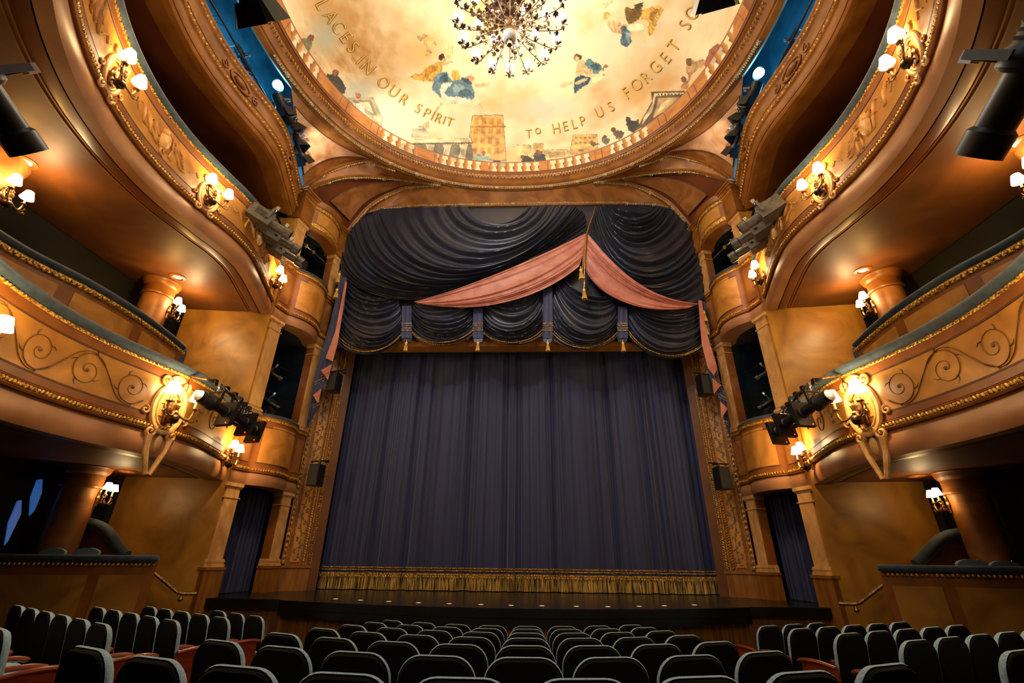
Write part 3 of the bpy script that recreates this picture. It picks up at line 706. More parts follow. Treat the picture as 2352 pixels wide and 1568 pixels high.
disc(zr, 738, 112, 30, 'C99A50'); disc(zr, 752, 118, 16, 'DDAA7A')
paint(zr([(735, 150), (800, 150), (845, 170), (800, 235), (755, 225)]), 'DEB082'); paint(zr([(790, 225), (885, 150), (860, 240), (820, 250)]), 'D09C6A')
paint(zr([(830, 180), (880, 200), (925, 250), (900, 325), (840, 335), (828, 250)]), '4C6472'); paint(zr([(865, 230), (920, 240), (890, 310)]), '8196A0')
paint(zr([(850, 50), (940, 62), (975, 15), (1000, 90), (960, 145), (900, 180), (860, 125)]), '6A5228'); disc(zr, 878, 72, 22, '7C5A34'); paint(zr([(930, 40), (985, 0), (995, 60), (950, 80)]), '4A4028')
paint(zr([(1000, 55), (1160, 35), (1110, 120), (1060, 262), (1020, 260), (1040, 150), (975, 140)]), 'CBA04A'); paint(zr([(1060, 70), (1110, 60), (1060, 160), (1030, 140)]), '9C7430')
paint(zr([(888, 175), (1005, 168), (1012, 222), (900, 225)]), 'E4D2A8'); paint(zr([(630, 50), (780, -10), (790, 10), (660, 75)]), 'E8D2A0', .8)
# buildings
SOFT[0] = False
def shade_box(f, pts, col, edge='6E5A3C'):
    paint(f(pts), edge, .8); cx = sum(p[0] for p in pts)/len(pts); cy = sum(p[1] for p in pts)/len(pts)
    paint(f([(cx+(x-cx)*.965, cy+(y-cy)*.965) for x, y in pts]), col)
shade_box(zl, [(1645, 830), (1868, 825), (1892, 1160), (1600, 1150)], 'DDAA62')
for r in range(4):
    for c in range(4): paint(zl([(1660+c*54-r*4, 850+r*70), (1690+c*54-r*4, 850+r*70), (1690+c*54-r*5, 895+r*70), (1658+c*54-r*5, 895+r*70)]), 'B98548', .9)
paint(zl([(1640, 905), (1885, 905), (1886, 918), (1638, 918)]), 'A9763A')
paint(zl([(1120, 1040), (1640, 1038), (1655, 1160), (1300, 1160), (1130, 1080)]), '77705E')
shade_box(zl, [(1110, 1000), (1640, 992), (1655, 1034), (1130, 1042)], 'D8C79C')
paint(zl([(1130, 1030), (1648, 1024), (1650, 1034), (1134, 1041)]), '5B5444')
for x in (1340, 1462, 1580):
    paint(zl([(x-28, 1040), (x+34, 1040), (x+30, 1062), (x-24, 1062)]), 'D9C9A0'); paint(zl([(x-18, 1062), (x+26, 1062), (x+8, 1165), (x-38, 1165)]), 'CFC09A')
    for q in (-8, 4, 16): paint(zl([(x+q, 1062), (x+q+3, 1062), (x+q-15, 1165), (x+q-18, 1165)]), '8C8060')
shade_box(zl, [(1215, 930), (1310, 922), (1342, 992), (1200, 992)], 'B9AE92'); paint(zl([(1245, 915), (1330, 870), (1338, 930)]), 'CBBB96')
shade_box(zl, [(735, 705), (932, 700), (1000, 850), (990, 935), (850, 842), (742, 742)], 'B7A985')
paint(zl([(780, 722), (915, 718), (960, 830), (900, 830), (800, 745)]), '8C8268'); paint(zl([(820, 740), (900, 735), (935, 820)]), 'CDBE98')
shade_box(zr, [(490, 970), (665, 965), (672, 1085), (465, 1082)], 'D2A862')
for c in range(5): paint(zr([(505+c*32, 985), (522+c*32, 985), (522+c*32, 1000), (505+c*32, 1000)]), '9C7A44'); paint(zr([(502+c*33, 1020), (520+c*33, 1020), (520+c*33, 1036), (502+c*33, 1036)]), '9C7A44')
shade_box(zr, [(270, 1075), (452, 1073), (470, 1140), (290, 1150)], 'CDB07A'); paint(zr([(310, 1095), (430, 1090), (435, 1130), (315, 1135)]), '9F8658')
shade_box(zr, [(455, 1085), (545, 1052), (635, 1082), (625, 1112), (470, 1118)], 'C79F60'); disc(zr, 545, 1082, 22, '8E6F40', 10)
shade_box(zr, [(80, 1045), (188, 1042), (192, 1168), (84, 1168)], 'D6B67C'); shade_box(zr, [(200, 1030), (275, 1028), (280, 1090), (205, 1095)], 'CDAA6C')
paint(zr([(1048, 660), (1292, 652), (1300, 695), (1230, 765), (1040, 885), (925, 952), (975, 880), (1060, 725)]), '54432C')
paint(zr([(1075, 672), (1285, 665), (1290, 680), (1085, 690), (1060, 800), (985, 900), (1000, 850), (1062, 745)]), 'C9B384')
paint(zr([(1105, 705), (1265, 700), (1225, 755), (1065, 850)]), 'A98C5A'); paint(zr([(1130, 730), (1190, 720), (1170, 770), (1100, 810)]), 'D2B98A')
for i in range(8): paint(zr([(1100+i*24, 674), (1112+i*24, 674), (1112+i*24, 688), (1100+i*24, 688)]), '3A2E1E')
# people leaning on the painted balustrade
SOFT[0] = True
def fig(f, pts, col, hx, hy, hr, hc): paint(f(pts), col); disc(f, hx, hy, hr, hc)
fig(zl, [(380, 290), (440, 270), (500, 300), (490, 372), (430, 375)], '5E6444', 478, 278, 26, '7A4A2C')
fig(zl, [(552, 540), (640, 532), (690, 560), (745, 655), (720, 685), (600, 605)], '33302A', 655, 522, 24, '8A5638')
fig(zl, [(755, 765), (800, 735), (872, 760), (868, 838), (820, 830)], 'C9C4B4', 826, 690, 24, 'A86F48'); paint(zl([(750, 765), (800, 765), (830, 828), (800, 820)]), '3D4E5E')
fig(zl, [(1630, 1145), (1700, 1095), (1760, 1120), (1790, 1155), (1650, 1168)], '8FA092', 1735, 1100, 18, '8A5638'); paint(zl([(1770, 1150), (1900, 1165), (1905, 1215), (1830, 1210)]), '2E2C24')
fig(zl, [(1995, 1130), (2050, 1118), (2100, 1150), (2085, 1178), (2000, 1170)], '3A2E20', 2008, 1135, 16, '5E3E24'); fig(zl, [(2085, 1110), (2140, 1100), (2140, 1160), (2090, 1160)], '3A352A', 2115, 1100, 18, '6B452A')
fig(zr, [(110, 1130), (160, 1120), (212, 1158), (140, 1175)], '33281C', 125, 1135, 15, '5E3E24'); fig(zr, [(220, 1110), (262, 1090), (318, 1160), (222, 1168)], '2E3438', 250, 1098, 18, '7A4C2E')
fig(zr, [(612, 1030), (660, 1022), (700, 1045), (630, 1052)], '564A38', 630, 1022, 14, '7A4C2E'); fig(zr, [(700, 985), (742, 985), (765, 1035), (705, 1038)], '5A5848', 722, 985, 17, '6B452A')
fig(zr, [(765, 930), (835, 935), (862, 970), (800, 1015), (785, 965)], '5E4A3A', 782, 935, 20, '5E3E24'); fig(zr, [(870, 860), (925, 870), (980, 862), (940, 945), (885, 955)], '2E2A22', 885, 862, 18, '4A3220')
fig(zr, [(1300, 450), (1360, 440), (1450, 430), (1440, 490), (1340, 520), (1330, 600), (1310, 590)], 'B08A60', 1325, 448, 28, '6B4A2A'); paint(zr([(1480, 330), (1580, 312), (1560, 420), (1450, 505), (1440, 440)]), '8C5038')
fig(zr, [(1262, 600), (1310, 580), (1330, 610), (1300, 650), (1262, 640)], 'A06A44', 1280, 572, 22, '7A4C30')
# painted balustrade along the rim
zz = DZ+DH*np.sin(PHI); front = (TH > 0) & (TH < PI)
band = zz < DZ+.42
SLD = [(-9999, 668), (732, 874), (958, 1004), (1104, 1122), (1238, 1257), (1357, 1403), (1487, 1620), (1684, 1752)]
arc = np.zeros(len(ring_th)); pts = [se(DA, DB, t, 0) for t in ring_th]
for i in range(1, len(pts)): arc[i] = arc[i-1]+(pts[i]-pts[i-1]).length
ARC = np.tile(arc, NP); u = np.mod(ARC, .30)/.30-.5; v = (zz-DZ)/.42
sky = (n3*.5+.5)
C[band] = mix(C[band], L3('D9D2B8'), np.full(band.sum(), .5))
hw = .20+.16*np.sin(np.clip(v, 0, 1)*PI*1.0-.2)**2*(v < .62)
bal = band & (np.abs(u) < hw) & (v > .12)
k = np.where(bal)[0]; C[k] = mix(np.tile(L3('7A4518'), (len(k), 1)), L3('C48A45'), .5-u[k]*1.8)
solid = np.zeros(len(Vf), bool)
for a, b in SLD: solid |= (PX > a) & (PX < b)
solid |= ~front | (PY < 0)
k = np.where(band & solid)[0]; C[k] = mix(np.tile(L3('B77A3E'), (len(k), 1)), L3('9C6028'), n3[k]+.4)
jn = np.mod(ARC, 1.15)
k = np.where(band & solid & ((jn < .03) | ((jn > .25) & (jn < .27))))[0]; C[k] = L3('6E3F1C')
k = np.where(band & ((v < .12) | (v > .90)))[0]; C[k] = L3('6A3A16')
k = np.where(band & (v > .90) & (v < .95))[0]; C[k] = L3('A2683A')
ca = me.color_attributes.new('paint', 'FLOAT_COLOR', 'POINT')
ca.data.foreach_set('color', np.concatenate([np.clip(C, 0, 1), np.ones((len(C), 1))], 1).ravel())
mm, N, L, B = newmat('painted_sky_mural'); at = N.new('ShaderNodeAttribute'); at.attribute_name = 'paint'
L.new(at.outputs['Color'], B.inputs['Base Color']); B.inputs['Roughness'].default_value = .6
me.materials.append(mm)
dome = bpy.data.objects.new('ceiling', me); COL.objects.link(dome); dome['kind'] = 'structure'
# inscription
def letter(ch, cx, cy, ang, h):
    fc = bpy.data.curves.new('letter', 'FONT'); fc.body = ch; fc.size = 1; fc.align_x = 'CENTER'; fc.extrude = 0; fc.resolution_u = 4; fc.offset = -.008
    o = bpy.data.objects.new('t', fc); COL.objects.link(o)
    dg = bpy.context.evaluated_depsgraph_get(); m = o.evaluated_get(dg).to_mesh()
    vv = [v.co.copy() for v in m.vertices]; ff = [tuple(p.vertices) for p in m.polygons]
    o.evaluated_get(dg).to_mesh_clear(); bpy.data.objects.remove(o)
    return vv, ff
INS = [('L', 742, 10, 62, 34), ('A', 761, 38, 58, 34), ('C', 779, 62, 55, 33), ('E', 796, 85, 53, 32), ('S', 812, 108, 50, 32), ('I', 830, 136, 47, 32), ('N', 846, 154, 45, 33),
       ('O', 881, 189, 40, 29), ('U', 905, 209, 37, 29), ('R', 927, 227, 34, 28), ('S', 961, 248, 30, 25), ('P', 980, 259, 27, 25), ('I', 994, 265, 25, 24), ('R', 1007, 270, 22, 24), ('I', 1020, 275, 20, 22), ('T', 1033, 279, 18, 22),
       ('T', 1214, 306, -4, 21), ('O', 1235, 300, -6, 15), ('H', 1277, 294, -10, 25), ('E', 1298, 289, -12, 24), ('L', 1318, 284, -14, 24), ('P', 1337, 277, -17, 24), ('U', 1376, 257, -24, 25), ('S', 1402, 244, -28, 25),
       ('F', 1438, 213, -36, 30), ('O', 1461, 194, -40, 29), ('R', 1482, 177, -43, 30), ('G', 1504, 154, -47, 31), ('E', 1526, 133, -51, 31), ('T', 1546, 105, -55, 31), ('S', 1572, 57, -60, 32), ('O', 1588, 30, -63, 34)]
cache = {}
mb = MB(); mb2 = MB()
for ch, cx, cy, a, h in INS:
    if ch not in cache: cache[ch] = letter(ch, 0, 0, 0, 1)
    vv, ff = cache[ch]; a = math.radians(a); ca_, sa_ = math.cos(a), math.sin(a)
    for tgt, off, ox in ((mb, .035, 0), (mb2, .012, 1.3)):
        b = len(tgt.v)
        for p in vv:
            x = p.x*h*1.35*.86; y = (p.y-.35)*h*1.35
            tgt.v.append(tuple(dome_hit(cx+x*ca_+y*sa_+ox, cy+x*sa_-y*ca_+ox*.8, off)))
        tgt.f += [tuple(b+i for i in f) for f in ff]
mb.build('inscription', noisemat('gilded_letter_paint', srgb('C79A45'), srgb('E3BC66'), 9, .4), dome)
mb2.build('letter_outline', noisemat('umber_letter_edge', srgb('6E4A1C'), srgb('7C5626'), 9, .6), dome)
# cornice ring under the dome
def ringsweep(prof, n=260, mb=None):
    mb = mb or MB(); mb.grid([[se(a, b, 2*PI*i/n, z) for a, b, z in prof] for i in range(n)], cv=True, flip=True); return mb
cor = ringsweep([(5.985, 5.685, 14.15), (5.975, 5.675, 14.155), (6.0, 5.68, 14.12), (6.04, 5.69, 14.13), (6.08, 5.70, 14.09), (6.13, 5.72, 14.08)]).build('rim_molding', M['band'], dome)
ringsweep([(6.13, 5.72, 14.08), (6.22, 5.78, 13.99)]).build('dentil_course', M['vault'], dome)
mb = MB(); n = 380
for i in range(n):
    th = 2*PI*i/n
    if i % 14 == 13: continue
    p = se(6.165, 5.74, th, 14.03); q = se(6.165, 5.74, th+.002, 14.03); t = (q-p).normalized(); o = Vector((t.y, -t.x, 0))
    R = Matrix((t, o, Vector((0, 0, 1)))).transposed(); mb.box(p, (.035, .06, .1), R)
mb.build('dentil', M['gold'], dome)
ringsweep([(6.22, 5.78, 13.99), (6.24, 5.82, 13.96), (6.29, 5.88, 13.90), (6.31, 5.93, 13.84), (6.36, 5.99, 13.82), (6.37, 6.0, 13.79), (6.42, 6.06, 13.76), (6.5, 6.12, 13.72), (6.56, 6.16, 13.74), (6.60, 6.2, 14.5)]).build('cornice', M['ring'], dome)
def gilded(pts, name='gilded_ornament', r=.026, step=.06, parent=None):
    mb = MB(); Q = resample([Vector(p) for p in pts], step=step)
    for i, p in enumerate(Q):
        big = i % 16 == 0
        t = (Q[min(i+1, len(Q)-1)]-Q[max(i-1, 0)]).normalized(); a = t.orthogonal()
        R = Matrix((t, t.cross(a), a)).transposed()
        if big:
            for sg in (-1, 1): mb.box(p, (.11, .022, .022), R @ Matrix.Rotation(sg*.8, 3, 'Z'))
            for sg in (-1, 1): mb.box(p, (.11, .022, .022), R @ Matrix.Rotation(sg*.8, 3, 'Y'))
        else: mb.ball(p, (r*1.35, r, r) if i % 2 else (r*.9, r*1.3, r*1.3), 5, 4, R)
    return mb.build(name, M['gilt_pale'], parent)
gilded([se(6.385, 6.02, math.radians(lerp(8, 172, i/200)), 13.755) for i in range(201)], parent=dome)
# pendentives, ribs and the little vaults over the box towers
def cu(px, y0, y1, sx, n=40):
    Q = [hit(x, y, 1, lerp(y0, y1, i/(len(px)-1))) for i, (x, y) in enumerate(px)]
    return resample([Vector((-sx*p.x, p.y, p.z)) if True else p for p in catmull(Q, 8)], count=n)
def ruled(a, b, n=6): return [[p.lerp(q, j/n) for j in range(n+1)] for p, q in zip(a, b)]
RO = (6.54, 6.15, 13.73)
for sx, sn in SIDES:
    def SEc(d0, d1, n=40): return [se(RO[0], RO[1], math.radians(lerp(d0, d1, i/(n-1))), RO[2]) for i in range(n)]
    def mir(P): return [Vector((sx*abs(p.x), p.y, p.z)) for p in P]
    e52 = se(RO[0], RO[1], math.radians(53), RO[2]); e67 = se(RO[0], RO[1], math.radians(68), RO[2])
    A = mir(cu([(698, 432), (728, 410), (760, 392), (800, 378), (845, 368)], 10.75, 11.45, 1)[:-1]+[e52])
    A = resample(A, count=40)
    Cc = resample(mir(cu([(703, 438), (745, 420), (790, 408), (840, 406), (890, 409), (940, 414)], 10.8, 12.25, 1)+[e67]), count=40)
    Dd = resample(mir(cu([(800, 532), (820, 507), (846, 478), (882, 454), (935, 430)], 12.9, 12.6, 1)+[e67]), count=40)
    Bb = mir(cu([(790, 545), (800, 525), (815, 508), (840, 492), (882, 482), (940, 478)], 12.95, 12.95, 1))
    R0 = mir(SEc(16, 53)); R1 = mir(SEc(53, 68))
    struct('ceiling_pendentive_'+sn, MB().grid(ruled(R0, A), flip=sx < 0), M['vault'])
    struct('ceiling_spandrel_'+sn, MB().grid(ruled(resample(A+R1[1:], count=40), Cc), flip=sx < 0), M['vault'])
    struct('ceiling_vault_'+sn, MB().grid(ruled(Cc, Dd, 10), flip=sx < 0), M['soffit_dk'])
    fr = struct('ceiling_arch_'+sn, MB().grid(ruled(Dd, Bb), flip=sx < 0), M['ring'])
    # raised rosy panels
    def panel(a, b, i0, i1, f0, f1, mat, off, nm, par):
        P = ruled(a[i0:i1], b[i0:i1], 10); n = len(P); out = []; ln = []
        for i, r in enumerate(P):
            t = i/(n-1); g0 = lerp(f0[0], f0[1], t); g1 = lerp(f1[0], f1[1], t)
            a_, b_ = r[0], r[-1]; out.append([a_.lerp(b_, lerp(g0, g1, j/6))+Vector(off) for j in range(7)])
        MB().grid(out).build(nm, mat, par)
        edge = [r[0] for r in out]+[r[-1] for r in out[::-1]]
        MB().tube(edge, .014, 5, closed=True).build('panel_line', M['line'], par)
    fr2 = [o for o in COL.objects if o.name == 'ceiling_pendentive_'+sn][0]
    panel(R0, A, 1, 30, (.14, .35), (.86, .52), M['pinkp'], (0, -.01, -.03), 'rosy_panel', fr2)
    panel(Cc, Dd, 3, 30, (.35, .25), (.88, .70), M['vault'], (-sx*.03, -.03, -.03), 'vault_panel', [o for o in COL.objects if o.name == 'ceiling_vault_'+sn][0])
    def rib(P, nm, wdt, lab):
        t = MB().tube(P, wdt, 8, squash=.45).build('vault_rib', M['ring'], fr2)
        gilded([p+Vector((0, -.02, -wdt*.55)) for p in P], parent=t, r=.026)
    rib(A, 'rib', .13, 'gilded rib curving from the %s box tower up under the pale rosy panel' % sn)
    rib(Cc, 'rib', .12, 'gilded rib along the front edge of the small dark vault on the %s' % sn)
    rib(Dd, 'rib', .11, 'gilded rib rising from the curtain corner to the dome cornice on the %s' % sn)
    rib([p+Vector((0, -.03, .05)) for p in Bb], 'rib', .07, 'gilded rib rounding the top %s corner of the curtain opening' % sn)
    sw_ = [p+Vector((0, .3, .02)) for p in Bb]
    struct('trim_1_'+sn, MB().grid(ruled(Bb, sw_, 2)), M['band'])
pl, pr = None, None
ex = se(RO[0], RO[1], math.radians(68), RO[2]); bz = hit(940, 478, 1, 12.95)
top = [se(RO[0], RO[1], math.radians(lerp(112, 68, i/40)), RO[2]) for i in range(41)]
bot = [Vector((lerp(-abs(bz.x), abs(bz.x), i/40), 12.95, bz.z)) for i in range(41)]
bz2 = bz.z
struct('ceiling_frieze', MB().grid(ruled(top, bot)), M['vault'])
mb = MB(); t = struct('trim_2', mb.box((0, 13.0, bz2+.07), (2*abs(bz.x)+.3, .22, .16)), M['ring'])
gilded([Vector((lerp(-abs(bz.x), abs(bz.x), i/60), 12.88, bz2+.07)) for i in range(61)], parent=t)
MB().box((0, 12.9, bz2+.16), (2*abs(bz.x)+.3, .05, .03)).build('painted_line', M['line'], t)
# wall over the curtain opening
struct('wall_front', MB().box((0, 13.75, 11.0), (12.9, .2, 5.9)), M['dark'])

# ------------------------------------------------------------------ proscenium frame
FO, FI = Vector((6.14, 13.06, 0)), Vector((5.33, 13.62, 0)); FE = FI-FO; FL = FE.length; FE.normalize(); FN = Vector((-FE.y, FE.x, 0)); 
if FN.y > 0: FN = -FN
def fb(mb, sx, t0, t1, n0, n1, z0, z1):
    P = [FO+FE*(FL*t0)+FN*n0, FO+FE*(FL*t1)+FN*n0, FO+FE*(FL*t1)+FN*n1, FO+FE*(FL*t0)+FN*n1]
    mb.slab([Vector((sx*p.x, p.y, z0)) for p in (P if sx < 0 else P[::-1])], (0, 0, z1-z0)); return mb
pf = thing('proscenium_frame', (0, 13.4, .887), 'tall gilded frame around the navy stage curtain', 'frame')
for sx, sn in SIDES:
    fb(MB(), sx, 0, 1, -.25, 0, .887, 8.6).build('jamb', M['band'], pf)
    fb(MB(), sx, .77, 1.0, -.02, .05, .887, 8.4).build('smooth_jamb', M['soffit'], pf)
    mb = MB(); fb(mb, sx, -.02, .76, -.2, .07, .887, 1.42); fb(mb, sx, -.04, .78, -.2, .10, 1.42, 1.48); mb.build('plinth', M['wood'], pf)
    pn = fb(MB(), sx, .235, .46, -.02, .02, 1.56, 8.3).build('floral_panel', M['tan'], pf)
    mb = MB(); rnd = random.Random(3)
    for i in range(110):
        z = 1.62+6.6*i/110; tt = .35+.07*math.sin(i*1.3)+rnd.uniform(-.02, .02); c = FO+FE*(FL*tt)+FN*.024
        R = Matrix((FE, FN, Vector((0, 0, 1)))).transposed() @ Matrix.Rotation(rnd.uniform(0, PI), 3, 'Y')
        R = Matrix.Diagonal((sx, 1, 1)) @ R
        mb.ball((sx*c.x, c.y, z), (.026, .006, .05), 6, 4, R)
    mb.tube([Vector((sx*(FO+FE*(FL*(.35+.05*math.sin(z*4)))+FN*.024).x, (FO+FE*(FL*(.35+.05*math.sin(z*4)))+FN*.024).y, z)) for z in [1.6+.08*k for k in range(83)]], .008, 4)
    mb.build('painted_vine', M['leafp'], pn)
    fb(MB(), sx, .0, .10, -.02, .05, 1.52, 8.3).build('egg_molding_bed', M['band'], pf)
    mb = MB(); z = 1.56
    while z < 8.3:
        c = FO+FE*(FL*.05)+FN*.055; mb.ball((sx*c.x, c.y, z), (.032, .025, .052), 7, 5)
        for sg in (-1, 1):
            c2 = FO+FE*(FL*(.05+sg*.04))+FN*.055; mb.tube([(sx*c2.x, c2.y, z-.05), (sx*c2.x, c2.y, z+.05)], .009, 4)
        z += .135
    mb.build('egg_molding', M['gold'], pf)
    for (ta, tb, tw_) in ((.52, .60, 1), (.665, .74, -1)):
        mb = MB(); c = FO+FE*(FL*(ta+tb)/2)+FN*.03; z = 1.54; k = 0
        while z < 8.3:
            R = Matrix((FE, FN, Vector((0, 0, 1)))).transposed() @ Matrix.Rotation(.75*tw_*sx, 3, 'Y')
            mb.ball((sx*c.x, c.y, z), (.05, .03, .02), 6, 4, Matrix.Diagonal((sx, 1, 1)) @ R if False else R); z += .062; k += 1
        mb.build('rope_molding', M['gold'], pf)
    for tt in (.115, .215, .47, .625, .755): fb(MB(), sx, tt, tt+.012, -.01, .03, 1.5, 8.3).build('fillet', M['gold'], pf)
mb = MB(); mb.box((0, 13.36, 8.08), (11.0, .46, .56)); mb.build('lintel', M['tan'], pf)
MB().box((0, 13.125, 7.96), (10.8, .03, .05)).build('lintel_molding', M['gold'], pf)
for sx, sn in SIDES: struct('wall_%s_wing' % sn, MB().box((sx*6.0, 14.3, 4.5), (1.2, .1, 8.5)).box((sx*5.75, 13.95, 4.5), (.12, .6, 8.5)), M['dark'])
struct('wall_stage_rear', MB().box((0, 14.6, 4.7), (12.6, .1, 9)), M['dark'])

# ------------------------------------------------------------------ stage
lip = catmull([(-4.82, 10.72, 0), (-3.2, 10.18, 0), (-1.4, 9.88, 0), (0.1, 9.79, 0), (1.5, 9.88, 0), (3.2, 10.18, 0), (4.82, 10.72, 0)], 8)
edge = [Vector((-6.95, 10.86, 0)), Vector((-4.88, 10.86, 0))]+lip+[Vector((4.88, 10.86, 0)), Vector((6.95, 10.86, 0))]
mb = MB(); out = [Vector((p.x, p.y, .72)) for p in edge]+[Vector((6.95, 14.6, .72)), Vector((-6.95, 14.6, .72))]
mb.slab(out, (0, 0, .167)); stg = struct('floor_stage', mb, M['stage'], smooth=False)
mb = MB(); mb.slab([Vector((p.x, p.y, .60)) for p in lip]+[Vector((p.x, p.y+.3, .60)) for p in lip[::-1]], (0, 0, .13)); mb.build('stage_lip', M['stage'], stg, smooth=False)
mb = MB(); e2 = [Vector((p.x, p.y+.12, -.2)) for p in edge]
mb.grid([[p, p+Vector((0, 0, .93))] for p in e2]); mb.grid([[p+Vector((0, .05, 0)), p+Vector((0, .05, .93))] for p in e2])
struct('wall_stage_front', mb, M['oak'])
dots = [(771, 1375), (828, 1378), (893, 1381), (961, 1384), (1032, 1386), (1105, 1388), (1174, 1390), (1245, 1391), (1324, 1392), (1396, 1393), (1468, 1392), (1526, 1391), (1595, 1389)]
ordn = ['first', 'second', 'third', 'fourth', 'fifth', 'sixth', 'seventh', 'eighth', 'ninth', 'tenth', 'eleventh', 'twelfth', 'thirteenth']
m0 = None
for i, (x, y) in enumerate(dots):
    p = hit(x, y, 2, .892)
    if m0 is None:
        m0 = MB().lathe([(.07, 0), (.07, .004), (.045, .006)], (0, 0, 0), seg=16).build('footlight', M['grey'], local=True)
        MB().lathe([(.0001, .0065), (.05, .0065)], (0, 0, 0), seg=16).build('lens', M['marker'], m0, local=True); o = m0
    else: o = copy_tree(m0)
    place(o, (p.x, p.y, .888)); tag(o, 'glowing footlight disc let into the black stage edge, %s from the left' % ordn[i], 'footlight', 'footlights along the stage edge')

# ------------------------------------------------------------------ house curtain with fringe
def pleat(x):
    a = x+.11*math.sin(x*1.7)+.05*math.sin(x*4.1+1)
    f = math.sin(2*PI*a/.52); f = math.copysign(abs(f)**.7, f); g = math.sin(2*PI*a/.173+1.3*math.sin(x)); h = math.sin(2*PI*a/1.37+2)
    return .12*f*(.6+.4*h)+.026*g*(.6+.4*h)+.04*h
def pl_rows(zs, off=0, n=1500, x0=-5.5, x1=5.5, extra=None, amp=None):
    R = []
    for z in zs:
        r = []
        for i in range(n+1):
            x = lerp(x0, x1, i/n); k = (amp(z) if amp else 1)
            r.append((x, 14.0+pleat(x)*k+off+(extra(x, z) if extra else 0), z))
        R.append(r)
    return R
t = thing('house_curtain', (0, 14, .89), 'great navy pleated stage curtain filling the proscenium opening', 'curtain')
am = lambda z: .8+.2*(1-(z-.9)/7.6)
MB().grid(pl_rows([.99+.9*i for i in range(9)]+[8.6], amp=am)).build('drape', M['navy'], t)
ex_ = lambda x, z: -.012*abs(math.sin(2*PI*x/.085))
mb = MB(); mb.grid(pl_rows([.905, 1.0, 1.1, 1.2, 1.27], -.03, 2600, extra=lambda x, z: -.02*abs(math.sin(2*PI*x/.07))*(1.2-(z-.9)*1.5), amp=am)); mb.build('fringe', M['fringe'], t)
mb = MB(); mb.grid(pl_rows([1.27, 1.285, 1.30, 1.315], -.045, 2200, extra=ex_, amp=am)); 
for i in range(150):
    x = -5.46+10.92*i/149; mb.ball((x, 13.93+pleat(x)*.98, 1.225), (.022, .02, .035), 6, 4)
mb.build('fringe_heading', M['gold'], t)
mb = MB()
for z in (1.37, 1.43): mb.grid(pl_rows([z, z+.012, z+.03], -.02, 2200, extra=lambda x, z: -.014*abs(math.sin(2*PI*x/.06)), amp=am))
mb.build('braid', M['gold'], t)
# ------------------------------------------------------------------ valance
VY = 12.86
def vp(x, y, off=0.0): return hit(x, y, 1, VY+off)
def bez(P, u):
    a = (1-u)**3; b = 3*u*(1-u)**2; c = 3*u*u*(1-u); d = u**3
    return (P[0][0]*a+P[1][0]*b+P[2][0]*c+P[3][0]*d, P[0][1]*a+P[1][1]*b+P[2][1]*c+P[3][1]*d)
def swag(levels, folds, depth, seed=0, nu=44, per=9, off=0.0):
    rnd = random.Random(seed); ph = [rnd.uniform(0, 6.28) for _ in range(4)]
    nv = folds*per
    def S(u, v):
        k = v*(len(levels)-1); i = min(int(k), len(levels)-2); f = k-i
        P = [(lerp(levels[i][q][0], levels[i+1][q][0], f), lerp(levels[i][q][1], levels[i+1][q][1], f)) for q in range(4)]
        x, y = bez(P, u)
        vv = v*folds+.55*math.sin(v*9+ph[0])+.35*math.sin(u*3.1+v*5+ph[1])
        r = .5-.5*math.cos(2*PI*vv); r = r**1.25
        m = .35+.65*math.sin(PI*u)**.6
        m2 = .7+.3*math.sin(2.3*vv+ph[2])
        p = vp(x, y, off); p.y -= depth*m*m2*r+.05*math.sin(PI*u)*v; p.z -= .03*m*(r-.5)
        return p
    return S, [[S(i/nu, j/nv) for i in range(nu+1)] for j in range(nv+1)]
val = thing('valance', (0, VY, 8), 'navy draped valance of deep swags hanging above the stage curtain', 'valance')
outl = [(783, 640), (784, 560), (795, 535), (815, 512), (845, 494), (885, 482), (940, 477), (1190, 475), (1450, 470), (1520, 474), (1560, 490), (1590, 515), (1606, 545), (1614, 620), (1618, 700), (1618, 790), (1440, 785), (1258, 775), (1097, 778), (933, 780), (776, 790)]
MB().slab([vp(x, y, .10) for x, y in outl], (0, .03, 0)).build('backing_cloth', M['navy_sat'], val, smooth=False)
big1 = [[(1075, 474), (1095, 528), (1190, 530), (1215, 473)], [(985, 476), (1010, 600), (1220, 600), (1270, 473)], [(880, 480), (930, 660), (1180, 680), (1318, 474)], [(815, 512), (850, 720), (1150, 710), (1342, 490)], [(786, 560), (800, 730), (1080, 720), (1347, 512)], [(784, 628), (880, 745), (1120, 705), (1348, 536)]]
big2 = [[(1400, 471), (1425, 505), (1490, 505), (1508, 472)], [(1385, 472), (1410, 580), (1500, 580), (1540, 482)], [(1372, 478), (1400, 650), (1530, 640), (1590, 515)], [(1362, 498), (1390, 690), (1545, 690), (1610, 570)], [(1352, 520), (1410, 715), (1530, 740), (1616, 690)]]
for lv, fo, sd in ((big1, 19, 4), (big2, 15, 6)):
    S, rows = swag(lv, fo, .26, sd, 60); MB().grid(rows).build('upper_swag', M['navy_sat'], val)
low = [(776, 688, 930, 702, 812), (940, 700, 1092, 702, 798), (1102, 700, 1252, 690, 797), (1264, 640, 1424, 700, 806), (1436, 700, 1619, 705, 822)]
